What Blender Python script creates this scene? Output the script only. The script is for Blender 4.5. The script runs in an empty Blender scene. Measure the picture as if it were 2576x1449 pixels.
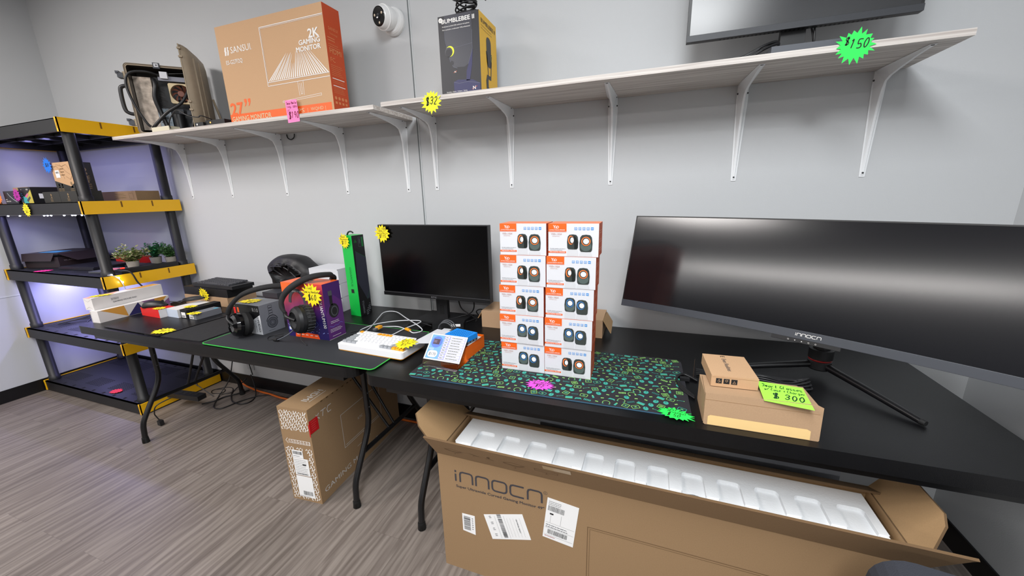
import bpy, math, random
from mathutils import Matrix, Vector
R_ = math.radians
SC = bpy.context.scene
COL = SC.collection
# ------------------------------------------------------------------ camera
cam_data = bpy.data.cameras.new('camera')
cam = bpy.data.objects.new('camera', cam_data); COL.objects.link(cam)
cr = Vector((0.94280116, 0.33241149, -0.02507132)); cu = Vector((-0.05705818, 0.23501475, 0.97031563)); cf = Vector((-0.3284362, 0.91338418, -0.24053898))
M = Matrix((cr, cu, -cf)).transposed().to_4x4(); M.translation = (0.4141, -1.7956, 1.3656)
cam.matrix_world = M
cam_data.sensor_width = 36; cam_data.lens = 36 * 953.148 / 2576
cam_data.clip_start = 0.02
SC.camera = cam
# ------------------------------------------------------------------ world and exposure
wd = bpy.data.worlds.new('world'); SC.world = wd; wd.use_nodes = True
wd.node_tree.nodes['Background'].inputs[0].default_value = (0.6, 0.65, 0.7, 1)
wd.node_tree.nodes['Background'].inputs[1].default_value = 0.3
SC.view_settings.view_transform = 'Standard'; SC.view_settings.look = 'None'
SC.view_settings.gamma = 1; SC.view_settings.use_curve_mapping = False
SC.view_settings.exposure = -0.07
SC.cycles.max_bounces = 8; SC.cycles.diffuse_bounces = 2; SC.cycles.use_denoising = True
# room lights: recessed ceiling troffers; the far pair is added for the screen reflection
CEIL = 2.9
def area(name, loc, size, power, col, rot=(0, 0, 0), shape='RECTANGLE'):
    l = bpy.data.lights.new(name, 'AREA'); l.shape = shape; l.size = size[0]
    if shape == 'RECTANGLE': l.size_y = size[1]
    l.energy = power; l.color = col
    o = bpy.data.objects.new(name, l); o.location = loc; o.rotation_euler = rot; COL.objects.link(o)
    return o
TROFF = [(0.3, -1.95, 51, (0.95, 0.98, 1.0)), (-2.8, -1.95, 52, (1.0, 0.94, 0.90)), (0.85, -2.95, 58, (0.95, 0.98, 1.0)), (-1.95, -2.95, 49, (1.0, 0.95, 0.92)), (-0.9, -5.5, 44, (1.0, 0.96, 0.93)), (-2.9, -5.5, 44, (1.0, 0.96, 0.93))]
for i, (x, y, p, c) in enumerate(TROFF):
    area('troffer_light', (x, y, CEIL - 0.02), (0.56, 1.16) if y > -5 else (1.9, 0.26), p, c)
# ------------------------------------------------------------------ materials
def lin(h):
    h = h.lstrip('#'); r = []
    for i in (0, 2, 4):
        c = int(h[i:i+2], 16) / 255
        r.append(c / 12.92 if c <= 0.04045 else ((c + 0.055) / 1.055) ** 2.4)
    return (*r, 1)
MC = {}
def mat(name, hexc, rough=0.6, metal=0, noise=0.0, nscale=60, bump=0.0, bscale=300, emit=0, spec=None, alpha=1, coat=0, trans=0):
    if name in MC: return MC[name]
    m = bpy.data.materials.new(name); m.use_nodes = True; nt = m.node_tree; b = nt.nodes['Principled BSDF']
    c = lin(hexc)
    b.inputs['Base Color'].default_value = c; b.inputs['Roughness'].default_value = rough; b.inputs['Metallic'].default_value = metal
    if spec is not None: b.inputs['Specular IOR Level'].default_value = spec
    if coat: b.inputs['Coat Weight'].default_value = coat; b.inputs['Coat Roughness'].default_value = .08
    if trans: b.inputs['Transmission Weight'].default_value = trans
    if emit: b.inputs['Emission Color'].default_value = c; b.inputs['Emission Strength'].default_value = emit
    if noise or bump:
        tc = nt.nodes.new('ShaderNodeTexCoord')
    if noise:
        n = nt.nodes.new('ShaderNodeTexNoise'); n.inputs['Scale'].default_value = nscale; n.inputs['Detail'].default_value = 6
        nt.links.new(tc.outputs['Object'], n.inputs['Vector'])
        r = nt.nodes.new('ShaderNodeValToRGB')
        r.color_ramp.elements[0].position = .3; r.color_ramp.elements[1].position = .7
        r.color_ramp.elements[0].color = (*[v * (1 - noise) for v in c[:3]], 1); r.color_ramp.elements[1].color = (*[min(1, v * (1 + noise)) for v in c[:3]], 1)
        nt.links.new(n.outputs['Fac'], r.inputs[0]); nt.links.new(r.outputs[0], b.inputs['Base Color'])
    if bump:
        n2 = nt.nodes.new('ShaderNodeTexNoise'); n2.inputs['Scale'].default_value = bscale; n2.inputs['Detail'].default_value = 3
        nt.links.new(tc.outputs['Object'], n2.inputs['Vector'])
        bp_ = nt.nodes.new('ShaderNodeBump'); bp_.inputs['Strength'].default_value = bump; bp_.inputs['Distance'].default_value = .002
        nt.links.new(n2.outputs['Fac'], bp_.inputs['Height']); nt.links.new(bp_.outputs[0], b.inputs['Normal'])
    MC[name] = m
    return m
def wood_floor():
    m = bpy.data.materials.new('floor_planks'); m.use_nodes = True; nt = m.node_tree; L = nt.links.new; b = nt.nodes['Principled BSDF']
    tc = nt.nodes.new('ShaderNodeTexCoord')
    mp = nt.nodes.new('ShaderNodeMapping'); mp.inputs['Rotation'].default_value = (0, 0, R_(90)); L(tc.outputs['Object'], mp.inputs[0])
    br = nt.nodes.new('ShaderNodeTexBrick'); br.inputs['Scale'].default_value = 1; br.inputs['Brick Width'].default_value = 1.22; br.inputs['Row Height'].default_value = .152
    br.inputs['Mortar Size'].default_value = .0004; br.offset = .37; br.offset_frequency = 2
    br.inputs['Color1'].default_value = (0, 0, 0, 1); br.inputs['Color2'].default_value = (1, 1, 1, 1); br.inputs['Mortar'].default_value = (.2, .2, .2, 1)
    L(mp.outputs[0], br.inputs['Vector'])
    # per plank shift of the grain
    sh = nt.nodes.new('ShaderNodeVectorMath'); sh.operation = 'MULTIPLY_ADD'; L(br.outputs['Color'], sh.inputs[0]); sh.inputs[1].default_value = (3.1, 7.7, 5.0); L(tc.outputs['Object'], sh.inputs[2])
    def nz(scale, det, dist, sx, sy, rough=.6):
        mm = nt.nodes.new('ShaderNodeMapping'); mm.inputs['Scale'].default_value = (sx, sy, 1); L(sh.outputs[0], mm.inputs[0])
        n = nt.nodes.new('ShaderNodeTexNoise'); n.inputs['Scale'].default_value = scale; n.inputs['Detail'].default_value = det; n.inputs['Distortion'].default_value = dist; n.inputs['Roughness'].default_value = rough
        L(mm.outputs[0], n.inputs[0]); return n
    n1 = nz(1, 7, .7, 30, 1.3, .7); n2 = nz(1, 3, .5, 6, .7); n3 = nz(1, 6, 1.0, 95, 3.5)
    wm = nt.nodes.new('ShaderNodeMapping'); wm.inputs['Scale'].default_value = (1, .13, 1); L(sh.outputs[0], wm.inputs[0])
    wv = nt.nodes.new('ShaderNodeTexWave'); wv.inputs['Scale'].default_value = 9; wv.inputs['Distortion'].default_value = 14; wv.inputs['Detail'].default_value = 3; wv.inputs['Detail Scale'].default_value = 1.3; wv.bands_direction = 'X'
    L(wm.outputs[0], wv.inputs[0])
    def mix(a, b_, f):
        x = nt.nodes.new('ShaderNodeMix'); x.data_type = 'FLOAT'; x.inputs[0].default_value = f; L(a, x.inputs[2]); L(b_, x.inputs[3]); return x.outputs[0]
    v = mix(n1.outputs['Fac'], n2.outputs['Fac'], .38); v = mix(v, n3.outputs['Fac'], .24); v = mix(v, wv.outputs['Fac'], .10)
    r = nt.nodes.new('ShaderNodeValToRGB'); e = r.color_ramp.elements
    e[0].position = .22; e[0].color = lin('4a423d'); e[1].position = .78; e[1].color = lin('988f88')
    for p, c in ((.41, '655c56'), (.47, '6e655f'), (.54, '7c736c')):
        q = e.new(p); q.color = lin(c)
    L(v, r.inputs[0])
    hv = nt.nodes.new('ShaderNodeHueSaturation'); L(r.outputs[0], hv.inputs['Color'])
    mr = nt.nodes.new('ShaderNodeMapRange'); mr.inputs[3].default_value = .93; mr.inputs[4].default_value = 1.07; L(br.outputs['Color'], mr.inputs[0]); L(mr.outputs[0], hv.inputs['Value'])
    mx = nt.nodes.new('ShaderNodeMix'); mx.data_type = 'RGBA'; L(br.outputs['Fac'], mx.inputs[0]); L(hv.outputs[0], mx.inputs[6]); mx.inputs[7].default_value = lin('5c534e')
    L(mx.outputs[2], b.inputs['Base Color'])
    b.inputs['Roughness'].default_value = .42; b.inputs['Specular IOR Level'].default_value = .4
    bm_ = nt.nodes.new('ShaderNodeBump'); bm_.inputs['Strength'].default_value = .25; bm_.inputs['Distance'].default_value = .001; L(v, bm_.inputs['Height']); L(bm_.outputs[0], b.inputs['Normal'])
    return m
def grain(name, c0, c1, sx, sy, sz, rough=.5):
    m = bpy.data.materials.new(name); m.use_nodes = True; nt = m.node_tree; L = nt.links.new; b = nt.nodes['Principled BSDF']
    tc = nt.nodes.new('ShaderNodeTexCoord'); mm = nt.nodes.new('ShaderNodeMapping'); mm.inputs['Scale'].default_value = (sx, sy, sz); L(tc.outputs['Object'], mm.inputs[0])
    n = nt.nodes.new('ShaderNodeTexNoise'); n.inputs['Scale'].default_value = 1; n.inputs['Detail'].default_value = 5; n.inputs['Distortion'].default_value = .4; L(mm.outputs[0], n.inputs[0])
    r = nt.nodes.new('ShaderNodeValToRGB'); r.color_ramp.elements[0].position = .35; r.color_ramp.elements[1].position = .62
    r.color_ramp.elements[0].color = lin(c0); r.color_ramp.elements[1].color = lin(c1); L(n.outputs['Fac'], r.inputs[0]); L(r.outputs[0], b.inputs['Base Color'])
    b.inputs['Roughness'].default_value = rough
    return m
M_WALL = mat('wall_paint', 'c4c6c8', .75, bump=.12, bscale=220)
M_FLOOR = wood_floor()
M_CEIL = mat('ceiling_tile', '86868a', .9)
M_FAR = mat('far_wall_paint', '3c3d40', .8)
M_BASE = mat('black_vinyl', '101012', .35)
M_BOARD = grain('pale_oak_laminate', 'b5aca6', 'dcd6d0', 3, 90, 120)
M_STEEL = mat('white_enamel_steel', 'eef0f2', .35, spec=.5)
M_DARK = mat('dark_screw', '3a3a3c', .4, .6)
M_BLK = mat('black_plastic', '1b1b1d', .42)
M_TBL = mat('table_black', '0c0c0e', .36, bump=.12, bscale=500, noise=.15, nscale=14, spec=.35)
M_LEG = mat('black_powder_coat', '121214', .3)
M_RUB = mat('black_rubber', '0d0d0e', .7)
M_MATTE = mat('black_matte', '161618', .8)
M_KRAFT = mat('kraft_card', 'b09070', .85, noise=.05, nscale=400)
M_KRAFT2 = mat('kraft_card_light', 'c9a27c', .85, noise=.04, nscale=400)
M_KRAFT3 = mat('kraft_card_brown', '957857', .85, noise=.05, nscale=300)
M_CARDIN = mat('kraft_inner', 'ac8a62', .85, noise=.04, nscale=300)
M_WHITE = mat('white_card', 'd8d9de', .5)
M_LABEL = mat('label_paper', 'f0f0f0', .6)
M_INK = mat('black_ink', '1a1a1c', .7)
M_INKG = mat('grey_ink', '4a4c52', .7)
M_WINK = mat('white_ink', 'f0ece8', .7)
M_YEL = mat('yellow_plastic', 'f8bc10', .4)
M_RACK = mat('rack_black_plastic', '17171a', .5, bump=.1, bscale=400)
M_HOLE = mat('hole_black', '060607', .9)
M_ORG = mat('orange_print', 'f0641e', .5)
M_RUST = mat('orange_side_print', 'c4481a', .5)
M_GREEN = mat('green_card', '10c04a', .4)
M_PAPY = mat('yellow_neon_paper', 'ffe81c', .6)
M_PAPY2 = mat('lemon_neon_paper', 'f4ff28', .6)
M_PAPG = mat('green_neon_paper', '2cff5c', .6)
M_PAPP = mat('pink_note_paper', 'ff8cc8', .7)
M_PAPM = mat('magenta_paper', 'e050d0', .6)
M_PAPH = mat('hot_pink_paper', 'ff2a90', .6)
M_PAPB = mat('blue_paper', '1478e8', .6)
M_PAPO = mat('orange_paper', 'ff8a30', .6)
M_PAPR = mat('red_paper', 'f03048', .6)
M_PAPV = mat('purple_paper', 'b828a0', .6)
M_PAPL = mat('lime_note_paper', 'a8ff50', .7)
M_RED = mat('red_card', 'e02828', .4)
M_GREY = mat('grey_card', '787b82', .45)
M_WOOD = None
# ------------------------------------------------------------------ mesh builder
X, Y, Z = Vector((1, 0, 0)), Vector((0, 1, 0)), Vector((0, 0, 1))
def FR(o, u, v):
    u = Vector(u).normalized(); v = Vector(v); v = (v - u * v.dot(u)).normalized(); n = u.cross(v)
    m = Matrix((u, v, n)).transposed().to_4x4(); m.translation = o
    return m
def f_front(w=0, d=0, h=0): return FR((0, 0, 0), X, Z)
def f_right(w, d=0, h=0): return FR((w, 0, 0), Y, Z)
def f_left(d, h=0): return FR((0, d, 0), -Y, Z)
def f_top(h): return FR((0, 0, h), X, Y)
def smooth_path(pts, n=6, closed=False):
    pts = [Vector(p) for p in pts]; out = []; N = len(pts)
    rng = range(N) if closed else range(N - 1)
    for i in rng:
        if closed: p0, p1, p2, p3 = pts[i - 1], pts[i], pts[(i + 1) % N], pts[(i + 2) % N]
        else: p0, p1, p2, p3 = pts[max(i - 1, 0)], pts[i], pts[i + 1], pts[min(i + 2, N - 1)]
        for k in range(n):
            t = k / n
            out.append(.5 * ((2 * p1) + (-p0 + p2) * t + (2 * p0 - 5 * p1 + 4 * p2 - p3) * t * t + (-p0 + 3 * p1 - 3 * p2 + p3) * t ** 3))
    if not closed: out.append(pts[-1])
    return out
GL = {}
for item in """a:45 25 14 13 22 32 44 45 42;b:18 12 15 35 44 43 32 12;c:45 25 14 13 22 42;d:45 25 14 13 22 42 48 42;e:14 44 45 25 14 13 22 42;f:38 27 22|15 35;g:45 25 14 13 22 42 45 41 30 10;h:18 12|14 25 35 44 42;i:15 12|17 17.;k:18 12|45 14 42;l:18 13 22;m:15 12 14 25 32 34 45 42;n:15 12 14 25 35 44 42;o:25 14 13 22 32 43 44 35 25;p:15 10 15 35 44 43 32 12;r:15 12 14 25 35;s:45 15 14 43 42 12;t:28 23 32 42|15 45;u:15 13 22 42 45 42;v:15 22 45;w:15 22 34 42 55;x:15 42|12 45;y:15 13 22 42 45 41 30 10;z:15 45 12 42;S:47 38 18 17 46 44 32 12;M:12 18 35 58 52;H:12 18|52 58|15 55;R:12 18 48 56 15 52;K:12 18|48 15 42;T:08 58|38 32;C:48 28 16 13 32 42;G:48 28 16 14 22 42 44 34;W:08 22 36 42 58;P:12 18 48 56 15;B:12 18 38 47 35 15 35 44 43 32 12;0:28 16 14 22 32 44 46 38 28;1:17 28 22;2:17 28 38 46 12 42;3:17 28 38 47 46 35 25|25 35 44 43 32 22 13;4:38 14 44|38 32;5:48 18 15 35 43 32 12;6:38 15 13 22 32 43 34 14;7:18 48 22;8:28 17 35 44 42 12 14 46 38 28;9:45 25 16 28 38 46 42;$:47 18 16 44 42 12|29 21|39 31;/:12 48;+:15 45|37 33;":17 18|37 38;%:18 17|12 48|42 43""".split(';'):
    k, v = item[0], item[2:]
    GL[k] = [[(int(q[0]), int(q[1])) for q in st.split()] for st in v.split('|')]
TXT = {}
def text_geo(s, bold):
    key = (s, bold)
    if key in TXT: return TXT[key]
    c = bpy.data.curves.new('t', 'FONT'); c.body = s; c.size = 1; c.resolution_u = 2
    if bold: c.offset = .014 * bold
    o = bpy.data.objects.new('t', c); COL.objects.link(o)
    me = o.to_mesh(); vs = [(v.co.x, v.co.y) for v in me.vertices]; fs = [tuple(p.vertices) for p in me.polygons]
    o.to_mesh_clear(); bpy.data.objects.remove(o); bpy.data.curves.remove(c)
    x0 = min(v[0] for v in vs); x1 = max(v[0] for v in vs)
    TXT[key] = (vs, fs, x0, x1)
    return TXT[key]
class MB:
    def __init__(s): s.v = []; s.f = []; s.m = []; s.sm = []; s.mats = []; s.T = Matrix.Identity(4)
    def mi(s, m):
        if m not in s.mats: s.mats.append(m)
        return s.mats.index(m)
    def add(s, vs, fs, m, smooth=False, F=None):
        T = s.T @ F if F is not None else s.T
        b = len(s.v); s.v += [T @ Vector(v) for v in vs]; i = s.mi(m)
        for f in fs: s.f.append([b + k for k in f]); s.m.append(i); s.sm.append(smooth)
        return s
    def box(s, x0, y0, z0, x1, y1, z1, m, F=None, fm=None):
        vs = [(x, y, z) for z in (z0, z1) for y in (y0, y1) for x in (x0, x1)]
        fs = dict(bottom=[0, 2, 3, 1], top=[4, 5, 7, 6], front=[0, 1, 5, 4], back=[3, 2, 6, 7], left=[2, 0, 4, 6], right=[1, 3, 7, 5])
        for k, f in fs.items(): s.add(vs, [f], (fm or {}).get(k, m), F=F)
        return s
    def flat(s, pts, F, m, off=.0005): return s.add([(p[0], p[1], off) for p in pts], [list(range(len(pts)))], m, F=F)
    def rect(s, F, u0, v0, u1, v1, m, off=.0005): return s.flat([(u0, v0), (u1, v0), (u1, v1), (u0, v1)], F, m, off)
    def circ(s, F, u, v, r, m, off=.0005, n=24, ry=None):
        ry = ry or r
        return s.flat([(u + r * math.cos(a * 2 * math.pi / n), v + ry * math.sin(a * 2 * math.pi / n)) for a in range(n)], F, m, off)
    def prism(s, pts, F, z0, z1, m, msides=None, smooth=False):
        n = len(pts); vs = [(p[0], p[1], z0) for p in pts] + [(p[0], p[1], z1) for p in pts]
        s.add(vs, [list(range(n))[::-1], [n + k for k in range(n)]], m, F=F)
        return s.add(vs, [[k, (k + 1) % n, n + (k + 1) % n, n + k] for k in range(n)], msides or m, smooth, F=F)
    def tube(s, pts, r, m, n=8, closed=False, F=None, cap=True):
        pts = [Vector(p) for p in pts]; N = len(pts); rs = r if isinstance(r, (list, tuple)) else [r] * N
        vs = []; up = None
        for i, p in enumerate(pts):
            a = pts[i - 1] if (i or closed) else p; b = pts[(i + 1) % N] if (i < N - 1 or closed) else p
            t = (b - a); t = t.normalized() if t.length > 1e-9 else Z.copy()
            if up is None: up = t.cross(Z) if abs(t.z) < .95 else t.cross(X)
            up = (up - t * up.dot(t)); up = up.normalized() if up.length > 1e-6 else t.orthogonal().normalized()
            w = t.cross(up)
            vs += [p + (up * math.cos(k * 2 * math.pi / n) + w * math.sin(k * 2 * math.pi / n)) * rs[i] for k in range(n)]
        fs = []
        for i in range(N if closed else N - 1):
            j = (i + 1) % N
            fs += [[i * n + k, i * n + (k + 1) % n, j * n + (k + 1) % n, j * n + k] for k in range(n)]
        s.add(vs, fs, m, True, F=F)
        if cap and not closed: s.add(vs, [list(range(n))[::-1], [(N - 1) * n + k for k in range(n)]], m, F=F)
        return s
    def lathe(s, prof, F, m, n=24, ms=None):
        N = len(prof); vs = []
        for r, z in prof: vs += [(r * math.cos(k * 2 * math.pi / n), r * math.sin(k * 2 * math.pi / n), z) for k in range(n)]
        for i in range(N - 1):
            s.add(vs, [[i * n + k, i * n + (k + 1) % n, (i + 1) * n + (k + 1) % n, (i + 1) * n + k] for k in range(n)], (ms[i] if ms else m), True, F=F)
        s.add(vs, [list(range(n))[::-1]], ms[0] if ms else m, F=F); s.add(vs, [[(N - 1) * n + k for k in range(n)]], ms[-1] if ms else m, F=F)
        return s
    def ribbon(s, pts, F, w, m, closed=False, off=.0006):
        pts = [Vector((p[0], p[1])) for p in pts]; N = len(pts)
        if N < 2: return s
        L_, Rr = [], []
        for i, p in enumerate(pts):
            a = pts[i - 1] if (i or closed) else None; b = pts[(i + 1) % N] if (i < N - 1 or closed) else None
            d1 = (p - a).normalized() if a is not None and (p - a).length > 1e-9 else None; d2 = (b - p).normalized() if b is not None and (b - p).length > 1e-9 else None
            d1 = d1 or d2 or Vector((1, 0)); d2 = d2 or d1
            t = d1 + d2; t = t.normalized() if t.length > .2 else d1
            nn = Vector((-t.y, t.x)); c = max(.5, abs(nn.dot(Vector((-d1.y, d1.x)))))
            L_.append(p + nn * w / 2 / c); Rr.append(p - nn * w / 2 / c)
        vs = [(q.x, q.y, off) for q in L_] + [(q.x, q.y, off) for q in Rr]
        fs = [[N + i, N + (i + 1) % N, (i + 1) % N, i] for i in range(N if closed else N - 1)]
        return s.add(vs, fs, m, F=F)
    def text(s, F, txt, u, v, size, m, rot=0, bold=0, align='l', sx=1, shear=0, off=.0007, width=None):
        vs, fs, x0, x1 = text_geo(txt, 0)
        if width: sx = width / (size * (x1 - x0))
        sh = {'l': -x0, 'c': -(x0 + x1) / 2, 'r': -x1}[align]
        c, n = math.cos(rot), math.sin(rot); out = []
        for a, b in vs:
            a = (a + sh) * size * sx + b * size * shear; b = b * size
            out.append((u + a * c - b * n, v + a * n + b * c, off))
        s.add(out, fs, m, F=F)
        if bold:
            e = .011 * bold * size
            for i, (a, b) in enumerate(((e, 0), (-e, 0), (0, e * .8), (0, -e * .8))):
                s.add([(p[0] + a * c - b * n, p[1] + a * n + b * c, p[2] + .00006 * (i + 1)) for p in out], fs, m, F=F)
        return s
    def hand(s, F, txt, u, v, size, m=None, rot=0, w=None, off=.0009, align='c', sp=4.3, lim=None):
        m = m or M_INK; k = size / 6; w = w or size * .13; rr = random.Random(sum(map(ord, txt)))
        tot = sum((sp * .6 if ch == ' ' else sp) for ch in txt) * k; hx = min(1.0, (lim or 1e9) / tot)
        x = -tot / 2 if align == 'c' else 0
        c, n = math.cos(rot), math.sin(rot)
        for ch in txt:
            if ch == ' ': x += sp * k * .6; continue
            dy = rr.uniform(-.3, .3); z = 1 + rr.uniform(-.06, .06)
            for st in GL.get(ch, []):
                q = [((x + (a * z * .84 + (b - 2) * .22 + rr.uniform(-.12, .12)) * k * .95), (b - 2 + dy + rr.uniform(-.1, .1)) * k) for a, b in st]
                if len(q) > 2: q = [(p[0], p[1]) for p in smooth_path([(a, b, 0) for a, b in q], 3)]
                if len(q) == 2 and abs(q[0][0] - q[1][0]) + abs(q[0][1] - q[1][1]) < k * .5: q[1] = (q[0][0] + w, q[0][1] + w)
                s.ribbon([(u + a * hx * c - b * n, v + a * hx * n + b * c) for a, b in q], F, w, m, off=off)
            x += sp * k
        return s
    def bars(s, F, u, v, w, h, m, seed=1, off=.0012, vert=True):
        rr = random.Random(seed); x = 0
        while x < w:
            t = rr.choice((.006, .01, .016)) * (w if vert else w) * 1.2
            if x + t > w: break
            if vert: s.rect(F, u + x, v, u + x + t, v + h, m, off)
            else: s.rect(F, u, v + x, u + h, v + x + t, m, off)
            x += t + rr.choice((.008, .012, .02)) * w * 1.2
        return s
    def lines(s, F, u, v, w, n, lh, m, seed=1, off=.0009, th=.35, gap=True):
        rr = random.Random(seed)
        for i in range(n):
            x = 0; y = v - i * lh; end = w * rr.uniform(.75, 1)
            while x < end:
                l = rr.uniform(.06, .16) * w if gap else end
                l = min(l, end - x); s.rect(F, u + x, y, u + x + l, y + lh * th, m, off); x += l + w * .02
        return s
    def build(s, name, parent=None, bevel=0, seg=2, loc=None, rot=None):
        me = bpy.data.meshes.new(name); me.from_pydata([tuple(v) for v in s.v], [], s.f)
        for m in s.mats: me.materials.append(m)
        me.polygons.foreach_set('material_index', s.m); me.polygons.foreach_set('use_smooth', s.sm); me.update()
        o = bpy.data.objects.new(name, me); COL.objects.link(o)
        if parent: o.parent = parent
        if loc: o.location = loc
        if rot: o.rotation_euler = rot
        if bevel:
            b = o.modifiers.new('bevel', 'BEVEL'); b.width = bevel; b.segments = seg; b.limit_method = 'ANGLE'; b.angle_limit = R_(40)
        return o
def tag(o, label, cat, group=None):
    o['label'] = label; o['category'] = cat
    if group: o['group'] = group
    return o
def thing(name, label, cat, loc=(0, 0, 0), rz=0, group=None, rot=None):
    o = bpy.data.objects.new(name, None); COL.objects.link(o); o.location = loc; o.rotation_euler = rot or (0, 0, rz); o.empty_display_size = .05
    return tag(o, label, cat, group)
def struct(o, ): o['kind'] = 'structure'; return o
def rrect(x0, y0, x1, y1, r, n=5):
    out = []
    for cx, cy, a0 in ((x1 - r, y0 + r, -90), (x1 - r, y1 - r, 0), (x0 + r, y1 - r, 90), (x0 + r, y0 + r, 180)):
        out += [(cx + r * math.cos(R_(a0 + 90 * k / n)), cy + r * math.sin(R_(a0 + 90 * k / n))) for k in range(n + 1)]
    return out
def copy_tree(o, parent=None):
    c = o.copy(); COL.objects.link(c); c.parent = parent
    for ch in list(o.children): copy_tree(ch, c)
    return c
# ------------------------------------------------------------------ the room
XL, XR, YF = -3.865, 1.586, -6.2
b = MB(); b.box(XL - .1, YF - .1, -.05, XR + .1, .1, 0, M_FLOOR); struct(b.build('floor'))
b = MB(); b.box(XL - .1, YF - .1, CEIL, XR + .1, .1, CEIL + .05, M_CEIL); struct(b.build('ceiling'))
b = MB(); b.box(XL - .1, 0, 0, XR + .1, .1, CEIL, M_WALL); struct(b.build('wall_back'))
b = MB(); b.box(XL - .1, YF, 0, XL, 0, CEIL, M_WALL); struct(b.build('wall_left'))
b = MB(); b.box(XR, YF, 0, XR + .1, 0, CEIL, M_WALL); struct(b.build('wall_right'))
b = MB(); b.box(XL - .1, YF - .1, 0, XR + .1, YF, CEIL, M_FAR); struct(b.build('wall_front'))
for nm, a in (('baseboard_back', (XL + .007, -.007, 0, XR - .007, -.0005, .092)), ('baseboard_left', (XL + .0005, YF, 0, XL + .007, -.0005, .092)), ('baseboard_right', (XR - .007, YF, 0, XR - .0005, -.0005, .092))):
    b = MB(); b.box(*a, M_BASE); struct(b.build(nm))
M_SEAM = mat('seam_shadow_gap', '6c7274', .6); M_SEAML = mat('seam_edge', 'd4d8da', .5)
b = MB(); b.box(-.724, -.0015, .093, -.716, 0, CEIL - .001, M_SEAM); b.box(-.716, -.003, .093, -.712, 0, CEIL - .001, M_SEAML); struct(b.build('trim_1'))
b = MB(); b.box(XL, -1.6, .742, XL + .002, -.45, .748, M_SEAML); b.box(XL, -.455, .742, XL + .002, -.449, .85, M_SEAML); struct(b.build('trim_2'))
for i, (x, y, p, c) in enumerate(TROFF):
    b = MB(); fr = mat('troffer_frame', 'e8e8e8', .5)
    k_ = 1 if y > -5 else 0
    for a in ((-.31, -.61, .31, -.585), (-.31, .585, .31, .61), (-.31, -.585, -.285, .585), (.285, -.585, .31, .585)): b.box(a[0], a[1], -.012, a[2], a[3], 0, fr)
    t = thing('ceiling_light', ['cool white ceiling panel light above the right table', 'warm white ceiling panel light above the left table', 'cool white ceiling panel light behind the camera on the right', 'warm white ceiling panel light behind the camera on the left', 'added wide ceiling light at the far wall for the screen reflection, right one', 'added wide ceiling light at the far wall for the screen reflection, left one'][i], 'light', (x, y, CEIL), group='ceiling panel lights')
    o_ = b.build('frame', t)
    if not k_: o_.rotation_euler = (0, 0, R_(90)); o_.scale = (.72, 1.3, 1)
    b = MB(); b.box(-.285, -.585, -.006, .285, .585, -.001, mat('diffuser', 'ffffff', .5, emit=2.2)); o_ = b.build('diffuser', t)
    if not k_: o_.rotation_euler = (0, 0, R_(90)); o_.scale = (.72, 1.3, 1)
# ------------------------------------------------------------------ wall shelves and brackets
b = MB(); b.box(-2.655, -.301, 1.741, -.7453, -.002, 1.759, M_BOARD)
tag(b.build('wall_shelf', bevel=.0008), 'pale oak board shelf on the left, carrying the orange monitor carton', 'shelf')
b = MB(); b.box(-.7055, -.301, 1.747, 1.211, -.002, 1.765, M_BOARD)
tag(b.build('wall_shelf', bevel=.0008), 'pale oak board shelf on the right, carrying the large screen', 'shelf')
BX = [(-2.536, 1.741), (-2.147, 1.741), (-1.672, 1.741), (-1.21, 1.741), (-.803, 1.741), (-.63, 1.747), (-.218, 1.747), (.246, 1.747), (.728, 1.747), (1.144, 1.747)]
BL = ['below the left end of the left shelf, beside the black rack', 'second from the left, under the tan case', 'third from the left, under the orange monitor carton', 'fourth from the left, under the pink note', 'just left of the wall joint, under the left shelf end',
      'just right of the wall joint, under the yellow 32 tag', 'under the black and yellow microphone box', 'above the stack of speaker boxes', 'below the stand of the large screen on the shelf', 'rightmost, by the green 150 tag']
def bracket():
    t = thing('shelf_bracket', '', 'bracket')
    b = MB()
    b.prism([(-.018, 0), (-.020, -.05), (-.0085, -.352), (.0085, -.352), (.020, -.05), (.018, 0)], FR((0, -.0005, 0), X, Z), .0, .0015, M_STEEL)
    b.prism([(-.018, 0), (.018, 0), (.020, -.05), (.0085, -.268), (-.0085, -.268), (-.020, -.05)], FR((0, 0, -.0005), X, Y), -.0015, 0, M_STEEL)
    ST = [((-.001, -.345), (-.004, -.345), .006), ((-.001, -.20), (-.012, -.20), .010), ((-.001, -.10), (-.023, -.10), .014), ((-.001, -.06), (-.032, -.066), .016), ((-.001, -.001), (-.044, -.042), .016), ((-.06, -.001), (-.068, -.031), .015), ((-.11, -.001), (-.11, -.023), .013), ((-.19, -.001), (-.19, -.011), .010), ((-.262, -.001), (-.262, -.004), .006)]
    vs = []
    for (by, bz), (ry, rz), aw in ST: vs += [(-aw, by, bz), (-.0035, ry, rz), (.0035, ry, rz), (aw, by, bz)]
    n_ = len(ST)
    for c_ in (0, 1, 2): b.add(vs, [[4 * i + c_, 4 * i + c_ + 1, 4 * i + c_ + 5, 4 * i + c_ + 4] for i in range(n_ - 1)], M_STEEL, False)
    b.build('bracket_arm', t)
    for (y, z, wall) in ((0, -.03, -.0165), (0, -.03, .0165), (0, -.338, 0.0001), (-.03, 0, 0), (-.255, 0, 0)):
        s = MB()
        if wall: s.lathe([(.0034, 0), (.0028, .0022), (.001, .0026)], FR((wall, -.0020 if z > -.1 else -.0042, z), X, Z), M_DARK, 10)
        else: s.lathe([(.0032, 0), (.0026, .0016), (.001, .002)], FR((.016 if y > -.1 else 0, y, -.0022), X, -Y), M_DARK, 10)
        s.build('screw', t)
    return t
br0 = bracket()
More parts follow.
